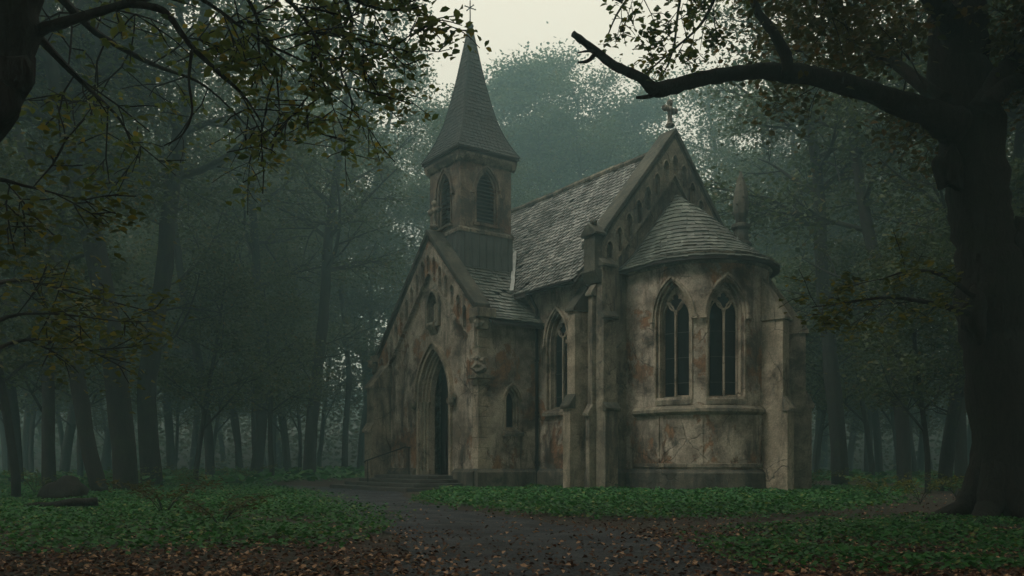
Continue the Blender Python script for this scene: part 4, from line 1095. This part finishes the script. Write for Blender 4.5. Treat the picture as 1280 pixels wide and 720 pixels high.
B.append(sb([(230, -14), (270, 10), (310, 40), (345, 60), (385, 80), (430, 110)], [6.6, 6.8, 7.0, 7.1, 7.2, 7.3], [.02, .016, .013, .011, .008, .004], 7))
B.append(sb([(300, -20), (330, 40), (345, 90), (350, 150)], [6.9, 7.3, 7.6, 7.8], [.02, .014, .01, .005], 8))
B.append(sb([(40, 36), (70, 70), (110, 110), (150, 150), (175, 200)], [6, 6.8, 7.6, 8.4, 9], [.04, .03, .02, .012, .006], 30))
B.append(sb([(420, -30), (440, 30), (425, 80), (440, 130), (430, 165)], [7.4, 8.2, 8.8, 9.2, 9.4], [.025, .02, .015, .01, .005], 31))
B.append(sb([(60, -20), (120, 40), (190, 80), (260, 110), (330, 180)], [6.5, 8, 9, 10, 10.6], [.04, .03, .022, .014, .006], 32))
for i, (P_, R_) in enumerate(B):
    if i in (2,): continue
    sprays(tb, lt, P_, R_, rg, [9, 4, 0, 8, 9, 9, 9, 7, 9, 9, 11][i], [.75, .5, 0, .6, .5, .5, .7, .7, 1.0, .8, 1.2][i], 1, .04, .35 if i in (0, 1) else .12)
# yellow-green low sprays near the left edge
for k, (pts, Y) in enumerate([([(-60, 250), (-10, 225), (30, 232), (85, 246)], 6.3), ([(-60, 460), (0, 400), (60, 392), (150, 402)], 8), ([(-60, 480), (10, 430), (70, 425), (120, 440)], 8.3), ([(-60, 380), (20, 350), (110, 370), (190, 390)], 9)]):
    P_, R_ = sb(pts, [by] + [Y] * 3, [.03, .018, .011, .004], 20 + k, 6); sprays(tb, lt2, P_, R_, rg, 5, .6 if k < 2 else .8, 1, .03, .35)
for z in range(5):
    az = z * 1.3; grow(tb, lt, P_[0] * 0 + (at(20, -200, by) - base) + Vector((0, 0, z * .5)), Vector((math.cos(az), math.sin(az) * .5, .35)).normalized(), 3.2, .08, 0, dict(seg=[.5, .4, .3], wander=.12, up=[.02, 0, 0], sides=[6, 4, 3], levels=3, kids=[6, 5, 0], flat=.6, leaf_lvl=1), rg)
tb.build('trunk', M['bark_dark'], beech, True)
leafcloud('crown', lt, 2.0, .088, 'leaf_near', beech, rs, .055)
leafcloud('low_foliage', lt2, 3.6, .085, 'leaf_yellow', beech, rs, .11, .4)

# ------------------------------------------------------------------ ground cover, litter, small plants
def inpoly(x, y, P):
    c_ = False; j = len(P) - 1
    for i in range(len(P)):
        if (P[i][1] > y) != (P[j][1] > y) and x < (P[j][0] - P[i][0]) * (y - P[i][1]) / (P[j][1] - P[i][1]) + P[i][0]: c_ = not c_
        j = i
    return c_
def npnoise(x, y, s, sd=0): return (math.sin(x * s + sd) * math.sin(y * s * 1.13 + sd * 2) + .6 * math.sin(x * s * 2.3 + y * s * 1.7 + sd) + .4 * math.sin(x * s * 4.1 - y * s * 3.7 + sd * 3)) / 2
def patch(name, poly, dens, size, hmax, label, seed, soft=.9, ext=None):
    P = [tuple(gpt(*p)[:2]) for p in poly] if ext is None else ext
    rg = random.Random(seed); x0, x1 = min(p[0] for p in P), max(p[0] for p in P); y0, y1 = min(p[1] for p in P), max(p[1] for p in P)
    n = int((x1 - x0) * (y1 - y0) * dens); pts = []; sz = []
    for _ in range(n):
        x, y = rg.uniform(x0, x1), rg.uniform(y0, y1)
        xx, yy = x + rg.gauss(0, soft * .5) + .3 * npnoise(x, y, 1.7), y + rg.gauss(0, soft * .5) + .3 * npnoise(y, x, 1.3)
        if not inpoly(xx, yy, P) or in_chapel(x, y): continue
        nz = npnoise(x, y, 1.1, seed)
        if rg.random() > .72 + nz * .75: continue
        d_ = max(.4, min(1, 15 / max(6, y)))
        hh = hmax * (.6 + .45 * nz + 1.2 * max(0, npnoise(y, x, 2.3, seed + 2) - .55)); h_ = max(.01, hh * rg.random() ** .6)
        pts.append((x, y, gz(x, y) + .02 + max(0, h_))); sz.append(size * rg.uniform(.6, 1.3) * (1 + max(0, y - 14) * .03))
    rs = np.random.RandomState(seed); V, Fc = cards(np.array(pts), np.array(sz), rs, .42, .8, .12)
    o_ = qobj(name, V, Fc, M['ivy']); tag(o_, label, 'ground cover', kind='stuff'); return len(pts)
n = patch('ivy', [(520, 624), (560, 616), (640, 611), (800, 610), (1000, 608), (1120, 611), (1090, 632), (1010, 642), (930, 650), (800, 652), (700, 648), (610, 637), (555, 630)], 520, .07, .2, 'low green ivy growing along the foot of the chapel walls', 1)
n2 = patch('ivy', [(-60, 606), (120, 604), (300, 604), (345, 612), (400, 628), (455, 648), (485, 662), (470, 676), (400, 684), (300, 690), (160, 694), (0, 698), (-80, 700)], 480, .06, .16, 'green ground ivy on the left bank beside the path', 2)
n3 = patch('ivy', [(880, 694), (960, 668), (1040, 655), (1140, 650), (1300, 648), (1420, 655), (1420, 725), (1000, 725), (915, 712)], 600, .055, .12, 'green ground ivy in the lower right corner', 3)
print('ivy', n, n2, n3)
ext = [(-60, 36), (-14, 27), (-9, 36), (-8, 50), (14, 50), (14, 36), (40, 26), (70, 40), (70, 62), (-60, 62)]
patch('undergrowth', None, 9, .22, .5, 'dark low undergrowth on the distant floor of the wood', 4, ext=ext)
ext = [(14.5, 17), (14.5, 33), (40, 33), (30, 17)]
patch('undergrowth', None, 45, .13, .4, 'dark low undergrowth around and behind the big oak', 5, ext=ext)
# fallen leaves
rg = random.Random(5); pts = []; sz = []
for _ in range(150000):
    py = HOR + 22 + (rg.random() ** .8) * 135; px = rg.uniform(-60, 1340); p = gpt(px, py); x, y = p.x, p.y
    if in_chapel(x, y) or y > 34: continue
    # probability by distance from path edges
    e_l = np.interp(py, [606, 614, 627, 643, 662, 682, 700, 722], [300, 318, 370, 430, 480, 508, 492, 455]); e_r = np.interp(py, [610, 621, 632, 648, 664, 682, 700, 722], [500, 505, 545, 640, 770, 868, 905, 965])
    dl, dr_ = (px - e_l), (e_r - px)
    inside = dl > 0 and dr_ > 0; dd = min(abs(dl), abs(dr_)) / (py - HOR) / 1.1
    p_ = (.17 + .55 * math.exp(-dd * 2.2)) if inside else (.85 if py > 688 or px > 640 else .5)
    if inside and py < 640: p_ *= .5
    p_ *= .75 + .5 * npnoise(x, y, 1.9)
    if y > 12: p_ *= .6
    if rg.random() < p_ * .24: pts.append((x, y, gz(x, y) + .026 + rg.random() * .02)); sz.append(rg.uniform(.028, .07))
rs = np.random.RandomState(8); V, Fc = cards(np.array(pts), np.array(sz), rs, .35, .7, .3)
tag(qobj('fallen_leaves', V, Fc, M['litter']), 'scattered dry copper leaves on the path and its edges', 'leaf litter', kind='stuff'); print('litter', len(pts))

def fern(px, py, label, h=.5, n=9, mt='fern', seed=1, name='fern', cat='fern'):
    rg = random.Random(seed); rs = np.random.RandomState(seed); p = gpt(px, py) if py > HOR + 2 else None; p.z = gz(p.x, p.y)
    e = empty(name, p); tag(e, label, cat); mb = MB(); T = []; h *= 1.25
    for i in range(n):
        a = rg.uniform(0, 6.28); d = Vector((math.cos(a) * .35, math.sin(a) * .35, 1)).normalized(); q = Vector((0, 0, 0)); L = h * rg.uniform(.7, 1.25); pts_ = [q]
        for k in range(7):
            d = (d + Vector((math.cos(a) * .13, math.sin(a) * .13, -.12))).normalized(); q = q + d * L / 7; pts_.append(q)
            if k > 1:
                for _ in range(5): T.append(tuple(q + Vector((rg.gauss(0, .035), rg.gauss(0, .035), rg.gauss(0, .02))) * (1 + h)))
        mb.tube(pts_, [.006 * (1 - j / 9) for j in range(8)], 4, cap=False)
    mb.build('stem', M['bark'], e); V, Fc = cards(np.array(T), .07 * rs.uniform(.6, 1.3, len(T)) * (.7 + h * .6), rs, .4, .4, .2); qobj('foliage', V, Fc, M[mt], e)
fern(276, 662, 'small brown withered seedling standing in the left ground ivy',   .62, 11, 'leaf_brown', 1, 'seedling', 'seedling')
fern(205, 648, 'taller grey-brown withered plant left of the small brown seedling', .85, 12, 'leaf_brown', 2, 'withered_plant', 'plant')
fern(165, 612, 'leafy fern clump in front of the thick forked trunk', 1.0, 14, 'fern', 3)
fern(232, 611, 'leafy fern clump right of the thick forked trunk', 1.1, 14, 'fern', 4)
fern(300, 608, 'faint fern clump at the far end of the left bank', 1.1, 12, 'fern', 5)
fern(45, 622, 'dark fern clump left of the mossy boulder', .9, 12, 'fern', 6)
fern(1105, 626, 'yellowing fern left of the yellow sapling near the oak', .8, 12, 'leaf_yellow', 7)
fern(1150, 630, 'yellow leaved sapling on the bare soil left of the oak', .8, 12, 'leaf_yellow', 8, 'sapling', 'sapling')
fern(1195, 622, 'green fern at the left foot of the oak', .9, 12, 'fern', 9)
fern(1242, 640, 'dark fern standing right in front of the oak trunk', .7, 12, 'fern', 10)
fern(1020, 612, 'dim fern clump beyond the right corner of the chapel', 1.0, 12, 'fern', 11)
# boulder and log
bo = MB(); p = gpt(82, 628); 
bo.blob((0, 0, .38), .62, (1.05, .9, .95), .14, random.Random(4), 3); o_ = bo.build('boulder', M['bark_dark'], None, True); o_.location = (p.x, p.y, -.1); o_.scale = (.85, .85, .7); tag(o_, 'dark rounded mossy boulder at the left edge of the wood', 'boulder')
lg = MB(); a, b_ = gpt(45, 640), gpt(122, 640); a.y -= .4
lg_pts = [a + (b_ - a) * i / 6 + Vector((0, 0, .05 + .09 * i / 6 + .02 * math.sin(i * 2))) for i in range(7)]
c0 = lg_pts[0].copy(); lg.tube([q - c0 for q in lg_pts], [.05, .06, .065, .075, .08, .085, .085], 9, .1); o_ = lg.build('fallen_log', M['bark_dark'], None, True); o_.location = c0
o_.location.z = .12; tag(o_, 'thin fallen log lying in the ivy before the mossy boulder', 'log')

# ------------------------------------------------------------------ haze
hz = MB(); hz.box(-152, 152, -62, 248, -1.6, 50); ho = hz.build('haze', M['deck']); tag(ho, kind='stuff')
ho['label'] = 'pale even fog filling the whole wood'; ho['category'] = 'fog'
hm = bpy.data.materials.new('fog'); hm.use_nodes = True; nt = hm.node_tree; nt.nodes.clear()
out = nt.nodes.new('ShaderNodeOutputMaterial'); pv = nt.nodes.new('ShaderNodeVolumePrincipled')
pv.inputs['Color'].default_value = (.47, .76, .82, 1); pv.inputs['Density'].default_value = .0056; pv.inputs['Anisotropy'].default_value = .5
nt.links.new(pv.outputs[0], out.inputs['Volume']); ho.data.materials.clear(); ho.data.materials.append(hm)

# ------------------------------------------------------------------ light
SE, SA = R(52), R(-122)      # sun elevation; azimuth measured from +Y towards +X
w = bpy.data.worlds.new('World'); scene.world = w; w.use_nodes = True; nt = w.node_tree; nt.nodes.clear()
out = nt.nodes.new('ShaderNodeOutputWorld'); bg = nt.nodes.new('ShaderNodeBackground'); bg.inputs[1].default_value = .15
sky = nt.nodes.new('ShaderNodeTexSky'); sky.sky_type = 'NISHITA'; sky.sun_disc = False; sky.sun_elevation = SE; sky.sun_rotation = SA
sky.air_density = 1; sky.dust_density = 4; sky.ozone_density = 1
mx = nt.nodes.new('ShaderNodeMix'); mx.data_type = 'RGBA'; mx.inputs[0].default_value = .8; mx.inputs[7].default_value = (7.4, 6.4, 4.8, 1)
nt.links.new(sky.outputs[0], mx.inputs[6]); nt.links.new(mx.outputs[2], bg.inputs[0]); nt.links.new(bg.outputs[0], out.inputs[0])
sl = bpy.data.lights.new('sun', 'SUN'); sl.energy = .9; sl.angle = R(14); sl.color = (1, .93, .82)
so = bpy.data.objects.new('sun', sl); C.objects.link(so)
dv = Vector((math.sin(SA) * math.cos(SE), math.cos(SA) * math.cos(SE), math.sin(SE))); so.rotation_euler = dv.to_track_quat('Z', 'Y').to_euler()
scene.view_settings.view_transform = 'Standard'; scene.view_settings.look = 'None'; scene.view_settings.gamma = 1; scene.view_settings.exposure = .42
scene.render.engine = 'CYCLES'; cy = scene.cycles
cy.volume_bounces = 2; cy.max_bounces = 6; cy.diffuse_bounces = 3; cy.transmission_bounces = 4; cy.transparent_max_bounces = 8
cy.use_adaptive_sampling = True; cy.adaptive_threshold = .02; cy.use_denoising = True; cy.denoiser = 'OPENIMAGEDENOISE'
